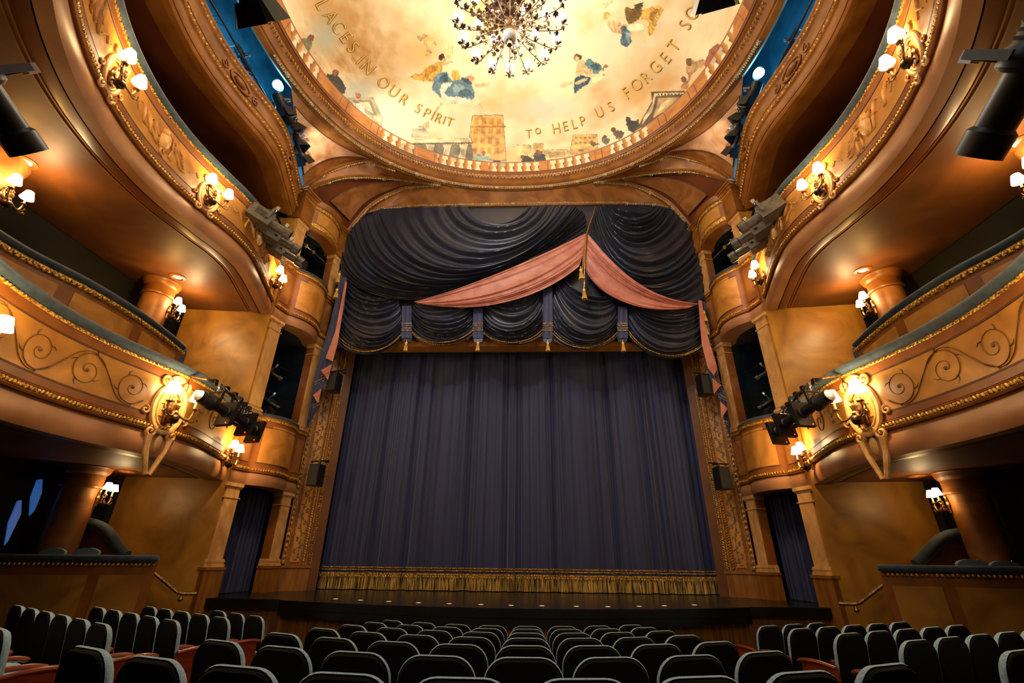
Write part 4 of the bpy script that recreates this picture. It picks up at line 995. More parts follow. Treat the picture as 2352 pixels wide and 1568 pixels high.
for i, (xa, ya, xb, yb, yb2) in enumerate(low):
    w = xb-xa; top = min(ya, yb) if i != 3 else 620
    lv = []
    for q in range(6):
        t = q/5; yl = lerp(ya-25 if i != 3 else 625, 764+6*(i in (0,)), t); yr = lerp(yb-25 if i not in (2,) else 640, 768+4*(i == 4), t); 
        if i == 3: yl = lerp(600, 772, t)
        if i == 0: yl = lerp(625, 790, t)
        if i == 4: yr = lerp(700, 795, t)
        low_y = lerp(max(yl, yr)+14, yb2+((yb2-766)*.36), t)
        lv.append([(xa+w*.10*(1-t), yl), (xa+w*.24, low_y), (xb-w*.24, low_y), (xb-w*.10*(1-t), yr)])
    S, rows = swag(lv, 11, .20, 20+i, 40, 9, -.02); sw1 = MB().grid(rows).build('lower_swag', M['navy_sat'], val)
    mb = MB()
    for v_ in (.885, .935):
        Q = resample([S(k/50, v_)+Vector((0, -.035, 0)) for k in range(51)], step=.035)
        for k, p in enumerate(Q): mb.ball(p, (.016, .014, .016 if k % 2 else .024), 5, 3)
    mb.build('braid', M['gold'], sw1)
def tassel_mb(mb, mb2, p, s):
    mb2.lathe([(.012, 0), (.012, -.05), (.03, -.07), (.045, -.10), (.045, -.14), (.03, -.16), (.034, -.18)], p, seg=10)
    mb.lathe([(.034, -.18), (.05, -.24), (.06, -.34), (.062, -.36)], p, seg=14)
    for q in mb.v: pass
tas = None
def tassel(x, y, sc, label, off=-.30, L=1.0):
    global tas
    p = vp(x, y, off)
    if tas is None:
        t = thing('tassel', (0, 0, 0), label, 'tassel', None)
        a, b = MB(), MB(); tassel_mb(a, b, Vector((0, 0, 0)), 1)
        for k in range(14):
            q = 2*PI*k/14; a.tube([(.034*math.cos(q), .034*math.sin(q), -.18), (.062*math.cos(q), .062*math.sin(q), -.37)], .008, 4)
        a.build('skirt', M['fringe_y'], t, local=True); b.build('head', M['gold2'], t, local=True); tas = t; o = t
    else: o = copy_tree(tas)
    place(o, p, label=label, scale=sc); return o
M['fringe_y'] = noisemat('yellow_tassel_silk', srgb('A9791E'), srgb('E3B94A'), 40, .45, bump=.5, stretch=(1, 1, .08))
for i, (xc, yt) in enumerate(((934, 702), (1098, 702), (1258, 655), (1430, 704))):
    a, b = vp(xc-11, yt, -.12), vp(xc+11, 772, -.20)
    mb = MB(); R = []
    for k in range(9):
        t = k/8; y = lerp(yt, 776, t); hw_ = 10.5+1.5*t
        R.append([vp(lerp(xc-hw_, xc+hw_, q/8), y, -.14-.08*t-.012*math.cos(q*PI/2)) for q in range(9)])
    mb.grid(R); mb.grid([[p+Vector((0, .03, 0)) for p in r] for r in R]); st = mb.build('strap', M['navy'], val)
    mb = MB()
    for y in (742, 747, 753, 758):
        for k in range(9): mb.ball(vp(xc-11+22*k/8, y, -.24), (.016, .012, .02), 5, 3)
    mb.build('braid', M['gold'], st)
    MB().slab([vp(xc-12, 772, -.2), vp(xc+12, 772, -.2), vp(xc+9, 785, -.2), vp(xc, 788, -.2), vp(xc-9, 785, -.2)], (0, .05, 0)).build('loop', M['navy_sat'], st)
    tassel(xc, 781, 1.0, 'yellow tassel hanging from the %s strap of the navy valance' % ordn[i])
# salmon drape across the valance
pk = thing('salmon_drape', vp(1348, 536), 'salmon pink swag gathered to a peak and falling both ways over the navy valance', 'drape')
l1 = [[(950, 693), (1060, 668), (1220, 600), (1347, 535)], [(960, 696), (1080, 690), (1240, 640), (1346, 548)], [(975, 699), (1110, 708), (1250, 670), (1338, 590)], [(985, 701), (1120, 722), (1240, 690), (1330, 612)]]
S, rows = swag(l1, 7, .07, 31, 60, 8, -.30); MB().grid(rows).build('left_fall', M['pink'], pk)
l2 = [[(1349, 536), (1395, 590), (1470, 690), (1606, 697)], [(1347, 560), (1390, 625), (1475, 705), (1600, 700)], [(1344, 590), (1375, 655), (1470, 715), (1592, 703)], [(1340, 608), (1368, 690), (1470, 728), (1580, 708)]]
S, rows = swag(l2, 7, .07, 33, 60, 8, -.31); MB().grid(rows).build('right_fall', M['pink'], pk)
tr = thing('cord', vp(1368, 474), 'brown twisted cord holding up the salmon drape from the beam', 'cord')
MB().tube([vp(1368, 474, -.25), vp(1358, 505, -.36), vp(1347, 537, -.42), vp(1341, 575, -.44), vp(1338, 620, -.45)], .022, 6).build('rope', M['bronze'], tr)
MB().tube([vp(1347, 537, -.42), vp(1343, 590, -.44), vp(1342, 660, -.45)], .02, 6).build('rope', M['bronze'], tr)
tassel(1334, 612, 1.35, 'upper of the two yellow tassels below the salmon peak', -.46); tassel(1341, 658, 1.25, 'lower of the two yellow tassels below the salmon peak', -.46)
tassel(781, 622, 1.3, 'upper yellow tassel beside the left edge of the valance', -.25); tassel(776, 658, 1.2, 'lower yellow tassel beside the left edge of the valance', -.25)
tassel(1614, 708, 1.3, 'upper yellow tassel beside the right edge of the valance', -.25); tassel(1618, 740, 1.2, 'lower yellow tassel beside the right edge of the valance', -.25)
# side tails with zigzag salmon lining
for sn, L_, R_, pinks in (('left',
    [(781, 632), (770, 690), (758, 745), (742, 795), (733, 830), (722, 868), (716, 905), (709, 940), (704, 984)],
    [(797, 640), (792, 700), (783, 750), (773, 790), (764, 830), (756, 868), (736, 905), (731, 935), (712, 975)],
    [[(793, 645), (797, 648), (776, 786), (764, 830), (748, 822), (770, 760)], [(737, 850), (762, 836), (753, 873)], [(719, 907), (738, 892), (731, 927)]]),
    ('right',
    [(1604, 690), (1607, 750), (1613, 800), (1624, 850), (1634, 880), (1642, 900), (1656, 935), (1664, 965), (1672, 998)],
    [(1619, 694), (1625, 750), (1633, 800), (1643, 840), (1650, 870), (1666, 905), (1670, 930), (1674, 960), (1677, 996)],
    [[(1604, 690), (1612, 690), (1622, 760), (1634, 800), (1648, 846), (1640, 862), (1626, 845), (1612, 790)], [(1636, 868), (1656, 884), (1640, 905)], [(1654, 921), (1672, 938), (1657, 960)]])):
    t = thing('side_tail', vp(*L_[0], -.2), 'navy cascading tail with salmon zigzag lining at the %s edge of the valance' % sn, 'drape')
    Lc = resample([vp(x, y, -.22) for x, y in L_], count=30); Rc = resample([vp(x, y, -.22) for x, y in R_], count=30); rows = []
    for i, (a, b) in enumerate(zip(Lc, Rc)):
        rows.append([a.lerp(b, k/24)+Vector((0, -.05*abs(math.sin(PI*3*k/24+.3*math.sin(i*.4)))-.02*math.sin(i*.9), 0)) for k in range(25)])
    MB().grid(rows).build('fall', M['navy'], t)
    for pl_ in pinks: MB().slab([vp(x, y, -.33) for x, y in pl_], (0, .012, 0)).build('lining', M['pink'], t, smooth=False)
    mb = MB()
    for (x, y) in (((748, 858), (733, 872), (728, 925)) if sn == 'left' else ((1652, 876), (1660, 910), (1662, 965))):
        for k in range(7): mb.ball(vp(x-9+3*k, y+(5-1.5*k)*(1 if sn == 'left' else -1), -.34), .014, 5, 3)
        for k in range(7): mb.ball(vp(x-9+3*k, y+6+(5-1.5*k)*(1 if sn == 'left' else -1), -.34), .014, 5, 3)
    mb.build('braid', M['gold'], t)

# ------------------------------------------------------------------ loudspeakers on the proscenium frame
def mir_name(i): return 'left' if i < 2 else 'right'
spk = None
for i, (x, y) in enumerate(((770, 880), (729, 1092), (1615, 887), (1656, 1099))):
    sx = -1 if i < 2 else 1; p = hit(x, y, 1, 12.85)
    lab = 'black loudspeaker hung on the %s side of the gilded frame, %s of the pair' % (mir_name(i), 'upper' if i % 2 == 0 else 'lower')
    if spk is None:
        t = thing('loudspeaker', (0, 0, 0), lab, 'loudspeaker', 'loudspeakers on the proscenium frame')
        mb = MB(); mb.slab([(-.17, -.18, -.29), (.17, -.18, -.29), (.12, .14, -.29), (-.12, .14, -.29)], (0, 0, .58)); mb.build('cabinet', M['black'], t, local=True, smooth=False)
        mb = MB(); mb.box((0, -.185, 0), (.31, .012, .54)); mb.build('grille', noisemat('speaker_grille', srgb('1C1D1C'), srgb('2A2B2A'), 200, .6, bump=.4), t, local=True)
        mb = MB().tube([(-.3, 0, .40), (.3, 0, .40)], .022, 8); mb.tube([(0, 0, .29), (0, 0, .41)], .03, 8); mb.tube([(.05, 0, .40), (.05, .3, .42)], .02, 6); mb.build('bracket_pipe', M['black'], t, local=True)
        spk = t; o = t
    else: o = copy_tree(spk)
    place(o, p, (0, 0, sx*.30), lab)

# ------------------------------------------------------------------ wall sconces
def make_sconce(label):
    t = thing('wall_sconce', (0, 0, 0), label, 'sconce', 'lit two-armed wall sconces')
    mb = MB(); mb.lathe([(.001, .0), (.075, .0), (.085, .015), (.06, .03), (.05, .045), (.001, .05)], (0, 0, .02), (0, 1, 0), 18)
    mb.box((0, .015, -.02), (.10, .03, .34)); mb.ball((0, .02, .18), (.04, .03, .05), 8, 6)
    mb.build('backplate', M['bronze'], t, local=True)
    mb = MB(); mb.ball((0, .13, -.13), (.085, .085, .08), 14, 10); mb.lathe([(.02, -.24), (.012, -.21), (.02, -.2)], (0, .13, 0), seg=8); mb.tube([(0, .03, -.08), (0, .13, -.09)], .018, 8)
    mb.build('ball_drop', M['bronze_dk'], t, local=True)
    mb = MB(); mb.lathe([(.04, -.06), (.05, -.03), (.03, .0), (.045, .05), (.05, .08), (.02, .12), (.03, .16), (.001, .2)], (0, .13, 0), seg=12); mb.build('stem', M['bronze'], t, local=True)
    for sg in (-1, 1):
        P = catmull([(sg*.03, .14, -.03), (sg*.10, .19, -.10), (sg*.19, .21, -.10), (sg*.235, .215, .0), (sg*.235, .215, .07)], 6)
        mb = MB().tube(P, [.017]*len(P), 8)
        mb.lathe([(.015, .06), (.045, .07), (.05, .085), (.02, .095)], (sg*.235, .215, 0), seg=12)
        mb.tube(catmull([(sg*.15, .2, -.11), (sg*.25, .23, -.13), (sg*.30, .24, -.07), (sg*.33, .25, -.10)], 4), .01, 6)
        mb.tube(catmull([(sg*.2, .2, -.07), (sg*.29, .22, -.04), (sg*.31, .23, .02), (sg*.35, .23, .0)], 4), .009, 6)
        arm = mb.build('arm', M['bronze'], t, local=True)
        MB().lathe([(.017, .09), (.017, .25)], (sg*.235, .215, 0), seg=10).build('candle_tube', M['candle'], arm, local=True)
        mb = MB(); mb.lathe([(.112, .22), (.062, .39)], (sg*.235, .215, 0), seg=20); mb.lathe([(.106, .222), (.056, .388)], (sg*.235, .215, 0), seg=20)
        mb.build('lamp_shade', M['shade'], arm, local=True)
    l = light('sconce_lamp', 'POINT', (0, .34, .42), 56, WARM, .07); l.parent = t; l.location = (0, .36, .36)
    return t
SCN = make_sconce('x'); first = [True]
def put_sconce(p, nrm, label, sc=1.0, power=None):
    o = SCN if first[0] else copy_tree(SCN); first[0] = False
    place(o, p, (0, 0, math.atan2(nrm.y, nrm.x)-PI/2), label, scale=sc)
    if power:
        for c in o.children:
            if c.type == 'LIGHT':
                if o is not SCN: c.data = c.data.copy()
                c.data.energy = power
    return o
for sx, sn in SIDES:
    for s, z, w_ in ((SG[0], 8.42, 'at mid length of'), (SG[1], 8.42, 'at the house end of'), (.55, 8.36, 'at the stage end of')):
        _, n = plan_at(s); put_sconce(fp(sx, s, .03, z-.02), Vector((sx*n.x, n.y, 0)), 'lit two-shade sconce %s the %s middle balcony front' % (w_, sn), .95)
    for s, z, w_ in ((SM[0], 4.08, 'on the scrolled cartouche of'), (SM[1]+(.45 if sx > 0 else 0), 3.93, 'at the picture edge of'), (.42, 3.72, 'under the stage lights at the end of')):
        _, n = plan_at(s); put_sconce(fp(sx, s, .03, z-.02), Vector((sx*n.x, n.y, 0)), 'lit two-shade sconce %s the %s lower balcony front' % (w_, sn), 1.15 if z > 4 else 1.0 if z > 3.9 else .95, 80)
    c = Vector((sx*8.5, 9.12, 0)); n = Vector((-sx*.80, -.60, 0)).normalized()
    n = Vector((-sx*.90, .42, 0)).normalized()
    put_sconce(c+n*.31+Vector((0, 0, 6.95)), n, 'lit sconce on the round column above the %s lower balcony' % sn, .85)
    put_sconce(c+n*.31+Vector((0, 0, 2.72)), n, 'lit sconce on the round column at ground level on the %s' % sn, .75, 7)
    # the far column at the edge of the picture
    t = thing('column', (sx*8.5, 5.2, 4.0), 'round column at the very edge of the picture above the %s lower balcony' % sn, 'column')
    MB().lathe([(.39, 4.0), (.39, 7.2), (.43, 7.25), (.41, 7.4), (.48, 7.6), (.5, 7.68)], (sx*8.5, 5.2, 0), seg=28).build('shaft', M['vault'], t)
    put_sconce(Vector((sx*8.5, 5.2, 6.95))+n*.4, n, 'lit sconce at the %s picture edge above the lower balcony' % sn, .85)
# recessed downlights in the soffits
dlp = None
for sx, sn in SIDES:
    for x, y, z, nm in ((7.93, 8.85, 7.68, 'middle balcony near the column'), (8.05, 5.35, 7.68, 'middle balcony near the picture edge'), (8.1, 9.6, 3.31, 'lower balcony beyond the column')):
        lab = 'recessed downlight ring in the soffit of the %s %s' % (sn, nm)
        if dlp is None:
            t = thing('downlight', (0, 0, 0), lab, 'downlight', 'recessed soffit downlights')
            MB().lathe([(.17, 0), (.17, -.015), (.12, -.03), (.10, -.01), (.09, 0)], seg=24).build('trim_ring', M['band'], t, local=True)
            MB().lathe([(.001, -.006), (.09, -.006)], seg=20).build('lens', M['dl'], t, local=True); dlp = t; o = t
        else: o = copy_tree(dlp)
        place(o, (sx*x, y, z), label=lab)
        light('soffit_glow_fill', 'POINT', (sx*(x-.12), y-.38, z-.5), 34 if z > 5 else 8, (1, .56, .15), .06)  # added point lamp without a fixture, makes the orange glow on the soffit
    light('balcony_back_lamp', 'SPOT', (sx*7.6, 8.4, 7.5), 110, (1, .70, .38), .1, (sx*7.45, 10.4, 5.6), 55, 1.0)

# ------------------------------------------------------------------ chandelier
ch = thing('chandelier', (0, 6.45, 12.2), 'large many-armed chandelier with bronze leaves and lit frosted bulbs under the painted dome', 'chandelier')
CO = Vector((0, 0, 0))
MB().lathe([(.001, .02), (.055, .03), (.06, .10), (.045, .12), (.075, .16), (.08, .2), (.06, .23), (.11, .30), (.15, .42), (.15, .52), (.09, .62), (.05, .66), (.05, 1.2), (.10, 1.3), (.10, 1.4), (.045, 1.5), (.045, 1.95), (.08, 2.05), (.03, 2.15), (.03, 4.1)], (0, 0, 0), seg=20).build('column_stem', M['bronze'], ch, local=True)
def leafmb(mb, c, s, rnd, n=5):
    for k in range(n):
        a = rnd.uniform(0, 2*PI); e = rnd.uniform(-.5, .9); d = Vector((math.cos(a)*math.cos(e), math.sin(a)*math.cos(e), math.sin(e)))
        o = d.orthogonal().normalized()*s*.30; c = Vector(c); t = c+d*s; m = c+d*s*.5+Vector((0, 0, s*.1))
        b = len(mb.v); mb.v += [tuple(c), tuple(m+o), tuple(t), tuple(m-o), tuple(m+Vector((0, 0, .012))), tuple(m-Vector((0, 0, .012)))]
        mb.f += [(b, b+1, b+4), (b+1, b+2, b+4), (b+2, b+3, b+4), (b+3, b, b+4), (b+1, b, b+5), (b+2, b+1, b+5), (b+3, b+2, b+5), (b, b+3, b+5)]
for (R, zh, n, zb, off) in ((1.22, .72, 16, .88, .1), (.88, 1.05, 10, 1.32, .35), (.5, 1.5, 8, 1.85, .1)):
    proto = None
    for i in range(n):
        if proto is None:
            P = catmull([(.05, 0, zh), (R*.30, 0, zh-.14), (R*.62, 0, zh-.16), (R*.93, 0, zh-.12), (R+.03, 0, zh-.0), (R, 0, zb)], 7)
            mb = MB().tube(P, [.011]*len(P), 6); mb.tube(catmull([(.08, 0, zh+.05), (R*.25, 0, zh+.22), (R*.5, 0, zh+.1), (R*.45, 0, zh-.02)], 5), .007, 5)
            mb.lathe([(.012, zb-.06), (.05, zb), (.055, zb+.02), (.02, zb+.03)], (R, 0, 0), seg=10)
            arm = mb.build('arm', M['arm'], ch, local=True)
            rnd = random.Random(n); mb = MB()
            for c, s in (((R*.3, 0, zh-.13), .13), ((R*.55, .0, zh-.16), .12), ((R*.9, 0, zh-.13), .15), ((R+.03, 0, zb-.06), .15), ((R*.42, 0, zh+.08), .11), ((R*.15, 0, zh+.1), .12), ((R*.75, .03, zh-.1), .09)): leafmb(mb, c, s, rnd, 6)
            mb.build('leaf_cluster', M['bronze_dk'], arm, local=True, smooth=False)
            MB().lathe([(.02, zb+.02), (.07, zb+.05), (.115, zb+.14), (.11, zb+.22), (.06, zb+.31), (.001, zb+.35)], (R, 0, 0), seg=12).build('bulb', M['bulb'], arm, local=True)
            proto = arm; o = arm
        else: o = copy_tree(proto, ch)
        o.rotation_euler = (0, 0, 2*PI*(i+off)/n)

MB().lathe([(.09, .15), (.135, .19), (.16, .27), (.165, .36), (.14, .44), (.09, .48)], (0, 0, 0), seg=24).build('enamel_bowl', M['enamel'], ch, local=True)
# ------------------------------------------------------------------ theatre spotlights
def make_spot(kind):
    """+Y is the beam direction; a profile spot with yoke and clamp"""
    t = thing('stage_light', (0, 0, 0), 'x', 'stage light')
    scr = kind == 'scroller'
    if scr: kind = 'long'
    bm_ = M['grey'] if kind == 'grey' else M['black']
    mb = MB()
    if kind == 'grey':
        mb.box((0, -.17, 0), (.25, .40, .27)); mb.box((0, -.17, .15), (.15, .34, .05))
    elif kind == 'long':
        mb.lathe([(.05, -.36), (.10, -.34), (.115, -.28), (.115, -.10), (.13, -.08), (.13, .0), (.105, .02)], (0, 0, 0), (0, 1, 0), 18)
        for k in range(5): mb.lathe([(.118, -.27+.035*k), (.124, -.265+.035*k), (.118, -.255+.035*k)], (0, 0, 0), (0, 1, 0), 18)
    else: mb.lathe([(.06, -.22), (.12, -.20), (.13, -.1), (.13, .06), (.15, .10)], (0, 0, 0), (0, 1, 0), 18)
    mb.build('housing', bm_, t, local=True)
    if kind in ('long', 'grey'):
        MB().lathe([(.085, .02), (.085, .26), (.105, .28), (.105, .40), (.098, .40), (.098, .30)], (0, 0, 0), (0, 1, 0), 18).build('barrel', M['black'] if kind == 'long' else bm_, t, local=True)
        MB().lathe([(.001, .33), (.06, .325), (.097, .31)], (0, 0, 0), (0, 1, 0), 18).build('lens', M['glass'], t, local=True)
    else:
        mb = MB()
        for k in range(4):
            R = Matrix.Rotation(k*PI/2, 3, 'Y'); mb.slab([R @ Vector(p) for p in ((-.13, .1, .14), (.13, .1, .14), (.17, .30, .22), (-.17, .30, .22))], R @ Vector((0, 0, .008)))
        mb.build('barn_door', bm_, t, local=True, smooth=False)
        MB().lathe([(.001, .09), (.12, .07)], (0, 0, 0), (0, 1, 0), 18).build('lens', M['glass'], t, local=True)
    mb = MB()
    for sg in (-1, 1): mb.box((sg*.155, -.05, .10), (.012, .045, .26))
    mb.box((0, -.05, .225), (.32, .045, .012)); mb.build('yoke', M['grey'] if kind != 'long' else M['black'], t, local=True)
    mb = MB(); mb.tube([(0, -.05, .22), (0, -.05, .32)], .018, 8); mb.box((0, -.05, .35), (.05, .06, .08)); mb.build('clamp', M['chrome'], t, local=True)
    if scr:
        s1 = MB().box((0, .34, -.02), (.34, .08, .46)).build('colour_scroller', M['black'], t, local=True, smooth=False)
        MB().ball((.1, .295, -.22), .012, 6, 4).build('indicator_lamp', M['led'], s1, local=True)
    if kind == 'grey':
        mb = MB()
        for k in range(9): mb.box((.128, -.26+.026*k, .02), (.006, .012, .12))
        mb.build('vent_slots', M['black'], t, local=True)
    return t
PRO = {}
def spotl(kind, p, aim, label, sc=1.0, group=None, roll=0):
    if kind not in PRO: o = PRO[kind] = make_spot(kind)
    else: o = copy_tree(PRO[kind])
    q = (Vector(aim)-Vector(p)).to_track_quat('Y', 'Z')
    o.rotation_mode = 'XYZ'; e = q.to_euler() if not roll else (q @ __import__('mathutils').Quaternion((0, 1, 0), roll)).to_euler()
    place(o, p, e, label, group, sc); return o
for sx, sn in SIDES:
    # three grey lanterns on a bar fixed to the middle balcony front
    t = thing('lighting_bar', (sx*5.8, 9.2, 9.0), 'scaffold bar with brackets carrying three grey lanterns on the %s middle balcony' % sn, 'bar')
    a, b = s_of_y(8.4), s_of_y(9.7)
    P = [fp(sx, lerp(a, b, k/8), .36, 9.25-.02*k) for k in range(9)]
    MB().tube(P, .026, 8).build('pipe', M['black'], t)
    for s in (a-.02, b-.1): MB().tube([fp(sx, s, .36, 9.2), fp(sx, s, .0, 9.3)], .02, 6).tube([fp(sx, s, .3, 9.2), fp(sx, s, .0, 8.9)], .012, 6).build('bracket', M['bronze'], t)
    for k, s in enumerate((b+.38, (a+b)/2+.2, a+.05)):
        p = fp(sx, s, .40, 8.78); spotl('grey', p, p+Vector((-sx*1.3, .9, -.55)), 'grey vented lantern, %s of three on the %s middle balcony' % (('nearest the stage', 'middle one', 'farthest from the stage')[k], sn), 1.3, 'grey lanterns on the middle balcony bars')
    # black profile spots with colour scrollers on the lower balcony
    t = thing('lighting_bar', (sx*5.8, 9.2, 4.7), 'cable-wrapped lighting bar fixed to the stage end of the %s lower balcony' % sn, 'bar')
    a, b = s_of_y(8.0), s_of_y(9.95)
    P = [fp(sx, lerp(a, b, k/10), .42, 4.72-.01*k) for k in range(11)]
    MB().tube(P, .03, 8).build('pipe', M['black'], t)
    mb = MB(); rnd = random.Random(5)
    for s in (a, (a+b)/2, b): MB().tube([fp(sx, s, .42, 4.72), fp(sx, s, .05, 4.80)], .022, 6).tube([fp(sx, s, .08, 4.8), fp(sx, s, .03, 4.3)], .016, 6).build('bracket', M['bronze'], t)
    mb = MB()
    for k in range(12):
        s = lerp(a, b, .1+.8*rnd.random()); s2 = s+rnd.uniform(-.35, .35)
        mb.tube(catmull([fp(sx, s, .45, 4.74), fp(sx, lerp(s, s2, .3), .5+rnd.uniform(-.1, .1), 4.62-rnd.uniform(0, .15)), fp(sx, s2, .42, 4.55-rnd.uniform(0, .15)), fp(sx, s2+.05, .45, 4.72)], 5), .009, 5)
    mb.build('cable', M['black'], t)
    for k in range(6): MB().box(fp(sx, lerp(a, b, (k+.5)/6), .42, 4.73), (.09, .09, .11)).build('clamp', M['black'], t)
    for k, s in enumerate((b+.5, b+1.15, b+1.8)):
        p = fp(sx, s, .52, 4.30); aim = p+Vector((-sx*.35, 1.5, -.30))
        spotl('scroller', p, aim, 'black profile spotlight with colour scroller, %s on the %s lower balcony bar' % (('nearest the stage', 'middle one', 'nearest the audience')[k], sn), 1.05, 'black spotlights on the lower balcony bars')
    # fixtures and strip lights in the blue slot beside the dome
    t = thing('lighting_bar', (sx*6.9, 8, 13.0), 'dark lighting boom running along the blue slot on the %s side' % sn, 'bar')
    MB().tube([(sx*6.75, 4.2, 13.05), (sx*6.75, 10.4, 13.05)], .03, 8).tube([(sx*6.75, 7.6, 13.05), (sx*7.9, 7.6, 14.0)], .02, 6).tube([(sx*6.75, 9.9, 13.05), (sx*7.9, 9.9, 14.0)], .02, 6).build('pipe', M['black'], t)
    mb = MB()
    for k in range(5): mb.tube(catmull([(sx*6.8, 9.7-.7*k, 13.1), (sx*6.95, 9.4-.7*k, 13.4), (sx*7.1, 9.0-.7*k, 13.15), (sx*6.8, 8.9-.7*k, 13.05)], 5), .01, 4)
    mb.build('cable', M['black'], t)
    for k, (yy, zz_, dx) in enumerate(((9.75, 12.72, .27), (9.3, 12.8, .32), (8.85, 12.88, .34), (8.3, 12.98, .34))):
        p = Vector((sx*(6.74-dx), yy, zz_-.02)); spotl('wash', p, p+Vector((-sx*(.2+.35*((k*7) % 3)), 1.0-.3*(k % 2), -.6-.3*((k*5) % 3))), 'black lantern with barn doors in the blue slot on the %s, %s from the stage' % (sn, ordn[k]), 1.15, 'lanterns in the blue slots beside the dome')
    p = Vector((sx*6.95, 8.95, 13.35)); o = spotl('long', p, p+Vector((-sx*.2, .6, -.9)), 'black profile spotlight beside the glaring blue-white lamp in the %s slot' % sn, .9)
    p = hit(640, 196, 0, -7.1); p = Vector((sx*7.1, p.y, p.z)); t = thing('work_lamp', p, 'glaring blue-white lamp in the slot beside the dome on the %s' % sn, 'lamp')
    MB().lathe([(.05, .14), (.14, .10), (.18, -.02), (.17, -.02)], p, (-sx*.2, .5, 1), 16).build('reflector', M['black'], t)
    MB().ball(p+Vector((0, -.03, -.05)), (.15, .15, .10), 12, 8).build('lit_lens', M['blue_lens'], t)
    p = Vector((sx*6.9, 7.2, 13.25)); spotl('long', p, p+Vector((-sx*.3, .8, -.6)), 'black profile spotlight farther back along the blue slot on the %s' % sn, .8)
    # lights and loudspeakers inside the tower openings
    for (u, z, kd, nm) in ((1.0, 6.35, 'long', 'upper'), (1.15, 5.55, 'long', 'lower')):
        p = tw(sx, u, -.45, z); aim = p+Vector((-sx*1.0, .5, -.55)); spotl(kd, p, aim, '%s spotlight of two inside the middle opening of the %s box tower' % (nm, sn), .8, 'spotlights in the box tower openings')
    t = thing('lighting_bar', tw(sx, 1, -.5, 6.7), 'pair of pipes across the middle opening of the %s box tower' % sn, 'bar')
    MB().tube([tw(sx, .3, -.5, 6.68), tw(sx, 2.0, -.5, 6.68)], .02, 6).tube([tw(sx, .3, -.5, 5.88), tw(sx, 2.0, -.5, 5.88)], .02, 6).tube([tw(sx, .55, -.55, 4.9), tw(sx, .55, -.55, 7.5)], .02, 6).build('pipe', M['black'], t)
    for (z0_, nm, u) in ((5.02, 'standing in the middle', 1.35), (9.75, 'hanging in the top', 1.2)):
        p = tw(sx, u, -.75, z0_+.35); t = thing('loudspeaker', p, 'black loudspeaker %s opening of the %s box tower' % (nm, sn), 'loudspeaker', rz=math.atan2(TN.y, sx*TN.x)+PI/2)
        MB().slab([(-.26, -.2, -.35), (.26, -.2, -.35), (.18, .22, -.35), (-.18, .22, -.35)], (0, 0, .7)).build('cabinet', M['black'], t, local=True, smooth=False)
        mb = MB().lathe([(.17, -.21), (.15, -.225), (.05, -.205)], (0, 0, -.1), (0, 1, 0), 20); mb.build('cone', M['grey_dk'] if 'grey_dk' in M else M.setdefault('grey_dk', noisemat('dark_grille', srgb('1E1E20'), srgb('2A2A2C'), 90, .5)), t, local=True)
        MB().lathe([(.22, 0), (.22, .01)], (0, -.205, .15), (0, 1, 0), 20).build('grille', M['grey_dk'], t, local=True)
    light('box_lamp', 'POINT', tw(sx, 1.0, -1.2, 6.9), 3, (.5, .75, 1), .1); light('box_lamp', 'POINT', tw(sx, 1.2, -.5, 10.6), 1.5, (1, .8, .6), .1)
    MB().tube([tw(sx, .5, -.3, 10.72), tw(sx, 1.9, -.3, 10.72)], .02, 6)
    t = thing('lighting_bar', tw(sx, 1.2, -.3, 10.72), 'clamped pipe across the top opening of the %s box tower' % sn, 'bar')
    MB().tube([tw(sx, .45, -.3, 10.72), tw(sx, 1.9, -.3, 10.72)], .022, 6).build('pipe', M['chrome'], t)
    mb = MB()
    for u in (.95, 1.3): mb.box(tw(sx, u, -.3, 10.72), (.07, .07, .1))
    mb.build('clamp', M['gold'], t)
# foreground lanterns hanging close to the camera
def fg(px, py, dist, d2, kind, label, sc, hang=True, roll=0):
    d = ray(px, py).normalized(); p = CAM+d*dist; e = ray(*d2).normalized()*dist*1.0+CAM
    o = spotl(kind, p, p+(e-p).normalized()*1.0, label, sc, roll=roll)
    return o
fg(-45, 192, 3.6, (40, 312), 'long', 'large black profile spotlight hanging at the left picture edge', .8)
fg(2362, 160, 3.6, (2285, 292), 'long', 'large black profile spotlight hanging at the right picture edge', 1.0)
fg(572, -28, 4.6, (600, 40), 'wash', 'black lantern with barn doors at the top of the picture, left of the dome', .72)
fg(1640, -52, 4.8, (1640, 20), 'wash', 'black lantern with barn doors at the top of the picture, right of the chandelier', .72)

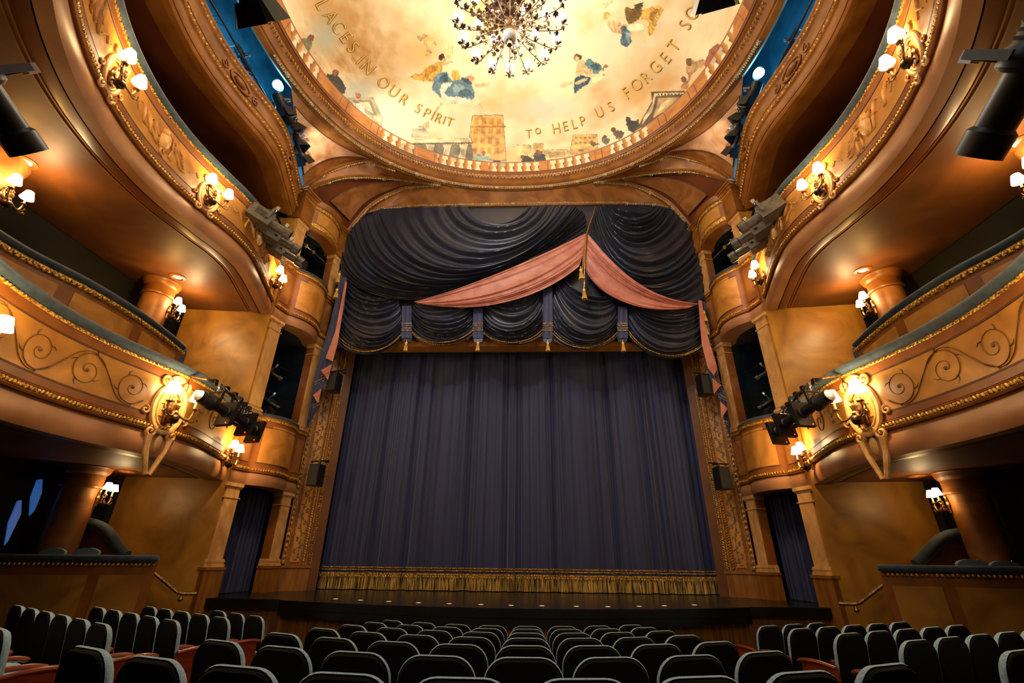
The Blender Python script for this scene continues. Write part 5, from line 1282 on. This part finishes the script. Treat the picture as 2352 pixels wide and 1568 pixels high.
# ------------------------------------------------------------------ ground-floor boxes
for sx, sn in SIDES:
    t = thing('box_parapet', (sx*7.8, 9, -.1), 'blue-topped amber parapet of the ground-floor box on the %s' % sn, 'parapet')
    pts = [Vector((sx*6.62, 9.25, 0)), Vector((sx*6.95, 9.02, 0)), Vector((sx*9.2, 8.35, 0))]
    pts = [Vector((sx*6.62, 10.5, 0)), Vector((sx*6.60, 9.22, 0)), Vector((sx*9.15, 8.40, 0))]
    def wall(a, b, z0, z1, o0, o1, nm, mt, par):
        T = (b-a).normalized(); n = Vector((T.y, -T.x, 0))
        if n.dot(Vector((0, 0, 0))-a) < 0: n = -n
        MB().slab([Vector((p.x, p.y, z0)) for p in (a+n*o0, b+n*o0, b+n*o1, a+n*o1)], (0, 0, z1-z0)).build(nm, mt, par, smooth=False)
    a, b = pts[1], pts[2]
    wall(a, b, -.13, 1.60, -.12, 0, 'frame', M['band'], t)
    L_ = (b-a).length; T = (b-a).normalized()
    wall(a+T*.10, a+T*.80, .0, 1.38, 0, .015, 'front_panel', M['wall'], t); wall(a+T*.98, a+T*2.6, .0, 1.38, 0, .015, 'front_panel', M['wall'], t)
    mb = MB(); Q = resample([a, b], step=.07)
    for p in Q: mb.ball(Vector((p.x-sx*.0, p.y-.03, 1.555)), (.026, .026, .03), 6, 4)
    mb.build('gilded_bead_molding', M['gold'], t)
    mb = MB(); mb.tube([Vector((sx*6.52, 9.18, 1.655)), Vector((sx*6.56, 9.17, 1.655)), b+Vector((0, 0, 1.655))], [.05, .075, .075], 12, squash=.75)
    mb.build('handrail', M['blue'], t)
    # curved screen top behind the parapet
    s_ = thing('curved_screen', (sx*8, 9.6, 1.6), 'curved padded screen sweeping down to the parapet of the ground-floor box on the %s' % sn, 'screen')
    px_ = [(160, 1190), (188, 1197), (215, 1203), (240, 1215), (258, 1235), (272, 1258), (290, 1275)] if sx < 0 else [(2245, 1222), (2215, 1224), (2185, 1228), (2160, 1240), (2140, 1258), (2122, 1278), (2105, 1296)]
    Q = catmull([hit(x, y, 1, 9.35) for x, y in px_], 5)
    MB().tube(Q, .095, 10).build('padded_rail', M['blue'], s_)
    MB().grid([[p+Vector((0, .04, 0)), Vector((p.x, p.y+.04, 1.3))] for p in Q]).grid([[p+Vector((0, .10, 0)), Vector((p.x, p.y+.10, 1.3))] for p in Q]).build('screen_panel', M['band'], s_)
    # wall handrail down the steps
    h_ = thing('stair_handrail', (sx*6.75, 10, 1.2), 'brass handrail sloping down the wall beside the %s box steps' % sn, 'handrail')
    P = [hit(x, y, 1, yy) for x, y, yy in ((340, 1303, 9.9), (408, 1360, 10.15), (418, 1363, 10.2), (452, 1363, 10.3))]; P = [Vector((sx*abs(p.x), p.y, p.z)) for p in P]
    MB().tube(P, .036, 8).build('rail', M['bronze'], h_)
    MB().lathe([(.02, 0), (.03, -.05), (.045, -.08), (.03, -.12), (.001, -.13)], tuple(P[2]+Vector((0, 0, -.02))), seg=10).build('bracket', M['bronze'], h_)
    for k, (x, y) in enumerate(((120, 1266), (198, 1266)) if sx < 0 else ((2232, 1293), (2310, 1296))):
        yy = 9.0
        for _ in range(6): p = hit(x, y, 1, yy); yy = 9.22-.82*(abs(p.x)-6.6)/2.55+.14
        c = thing('box_chair', (p.x, p.y, 0), 'rounded dark chair back showing over the %s ground-floor parapet, %s' % (sn, 'one farther from the stage' if (k == 0) == (sx < 0) else 'one nearer the stage'), 'chair', 'chairs in the ground-floor boxes')
        mb = MB(); R = []
        for i in range(13):
            a_ = PI*i/12; R.append([(p.x+.24*math.cos(a_), p.y+o_, max(p.z-.02+.05*math.sin(a_)*1.6, 0)) for o_ in (0, .06)])
        mb.slab([Vector(r[0]) for r in R]+[Vector((p.x-.24, p.y, -.12)), Vector((p.x+.24, p.y, -.12))], (0, .06, 0)).build('backrest', M['fabric'], c)
        MB().ball((p.x+.1, p.y-.02, p.z+.05), .014, 6, 4).build('metal_stud', M['chrome'], c)
# glowing panels standing in for blue light patches on the left back wall
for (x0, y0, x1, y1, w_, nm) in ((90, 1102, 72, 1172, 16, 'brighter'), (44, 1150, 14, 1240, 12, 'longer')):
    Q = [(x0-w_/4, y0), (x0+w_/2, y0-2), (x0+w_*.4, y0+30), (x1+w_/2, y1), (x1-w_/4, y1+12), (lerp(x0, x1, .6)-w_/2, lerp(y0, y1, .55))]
    struct('wall_light_patch_1' if nm == 'brighter' else 'wall_light_patch_2', MB().slab([hit(x, y, 0, -9.13) for x, y in Q], (-.03, 0, 0)), M['blue_glow'], smooth=False)

# ------------------------------------------------------------------ seating
def rrect(w, z0, z1, r, n=7):
    pts = [(-w/2, z0), (-w/2, z1-r)]
    for i in range(1, n+1): a = PI-PI/2*i/n; pts.append((-w/2+r+r*math.cos(a), z1-r+r*math.sin(a)))
    for i in range(0, n): a = PI/2-PI/2*i/n; pts.append((w/2-r+r*math.cos(a), z1-r+r*math.sin(a)))
    pts += [(w/2, z1-r), (w/2, z0)]; return pts
def make_seat(ends):
    t = thing('theatre_seat', (0, 0, 0), 'x', 'seat')
    lean = lambda z: -.10-.13*(z-.35)
    W = .52
    def loop(w, z0, z1, r, dy): return [(x, lean(z)+dy, z) for x, z in rrect(w, z0, z1, r)]
    rows = [loop(W-.14, .36, .85, .12, .05), loop(W-.05, .34, .885, .135, .045), loop(W-.01, .32, .90, .15, .025), loop(W, .32, .905, .15, .005), loop(W-.01, .33, .90, .147, -.008)]
    mb = MB(); mb.grid(rows, cu=True); mb.poly(rows[0], True); mb.build('backrest', M['fabric'], t, local=True, angle=70)
    rows = [loop(W-.026, .28, .892, .142, -.008), loop(W-.028, .28, .891, .142, -.018), loop(W-.05, .28, .880, .13, -.028)]
    mb = MB(); mb.grid(rows, cu=True); mb.poly(rows[-1]); mb.poly(rows[0], True); mb.build('back_shell', M['seatback'], t, local=True)
    mb = MB(); R = []
    for y, e, h in ((-.06, .0, .03), (-.04, .02, .06), (.2, .02, .075), (.36, .02, .06), (.40, .0, .02), (.40, .0, -.03), (-.06, .0, -.03)):
        R.append([(x*(W-.04+e*.5)/.5, y, .40+h-(.02 if abs(x) > .22 else 0) if h > 0 else .40+h) for x in (-.25, -.235, -.12, 0, .12, .235, .25)])
    mb.grid(R, cv=True); mb.poly([r[0] for r in R]); mb.poly([r[-1] for r in R], True); mb.build('seat_cushion', M['fabric'], t, local=True, angle=60)
    for sg in (-1, 1):
        end = ends == sg
        if sg == -1 and not end and ends != -1 and ends == 0: pass
        x = sg*.283
        h_ = 0 if end else -.05; P = [(x, -.12, .58+h_), (x, .05, .60+h_), (x, .22, .60+h_), (x, .34, .575+h_)]
        if sg == 1 or end:
            MB().tube(catmull(P, 4), [.026]*4+[.03]*8+[.018], 8, squash=1.5 if False else .8).build('armrest', M['mahog'], t, local=True)
        if end:
            MB().slab([(x-.012, -.14, 0), (x-.012, -.14, .58), (x-.012, .28, .58), (x-.012, .30, .3), (x-.012, .22, 0)], (.024, 0, 0)).build('end_panel', M['mahog'], t, local=True, smooth=False)
    mb = MB()
    for sg in (-1, 1): mb.box((sg*.2, .05, .19), (.03, .3, .38))
    mb.build('pedestal', M['black'], t, local=True)
    return t
SEAT = {0: make_seat(0), 1: make_seat(1), -1: make_seat(-1)}; used = set()
def seat(kind, x, y, ztop, rz, label, group):
    o = SEAT[kind] if kind not in used else copy_tree(SEAT[kind]); used.add(kind)
    # (x, y) is where the top of the back stands
    dy = -(-.10-.13*.55)
    z = ztop-.905
    place(o, (x-math.sin(rz)*dy, y+math.cos(rz)*dy, z), (0, 0, rz), label, group); return o
rown = ['seventh', 'sixth', 'fifth', 'fourth', 'third', 'second', 'front']
for r in range(7):
    n = 9 if r == 0 else 8
    for k in range(n):
        x = (k-(n-1)/2)*.565+.07; y = 2.56+.97*r+.10*(x-.1)**2; zt = 1.268-.0815*r
        kd = -1 if k == 0 else (1 if k == n-1 else 0)
        seat(kd, x, y, zt, math.atan(.2*(x-.1)), 'blue-grey seat in the %s row from the stage, centre block, %s from its left end' % (rown[r] if r < 6 else 'front', ordn[k]), 'centre block seats')
for sx, sn in SIDES:
    for r, ya, n in ((1, 4.3, 6), (2, 5.33, 6), (3, 6.37, 5), (4, 7.41, 5), (5, 8.36, 3)):
        an = math.radians(31 if sx < 0 else 25); pt = .565 if sx < 0 else .53
        if sx > 0: ya -= .13
        for k in range(n):
            x = sx*(4.03+pt*k*math.cos(an)); y = ya+pt*k*math.sin(an)
            kd = -sx if k == 0 else 0
            seat(kd, x, y, 1.268-.0815*r, sx*an, 'blue-grey seat in the %s row of the %s side block, %s from the aisle' % (rown[r+1] if r < 5 else 'front', sn, ordn[k]), sn+' block seats')
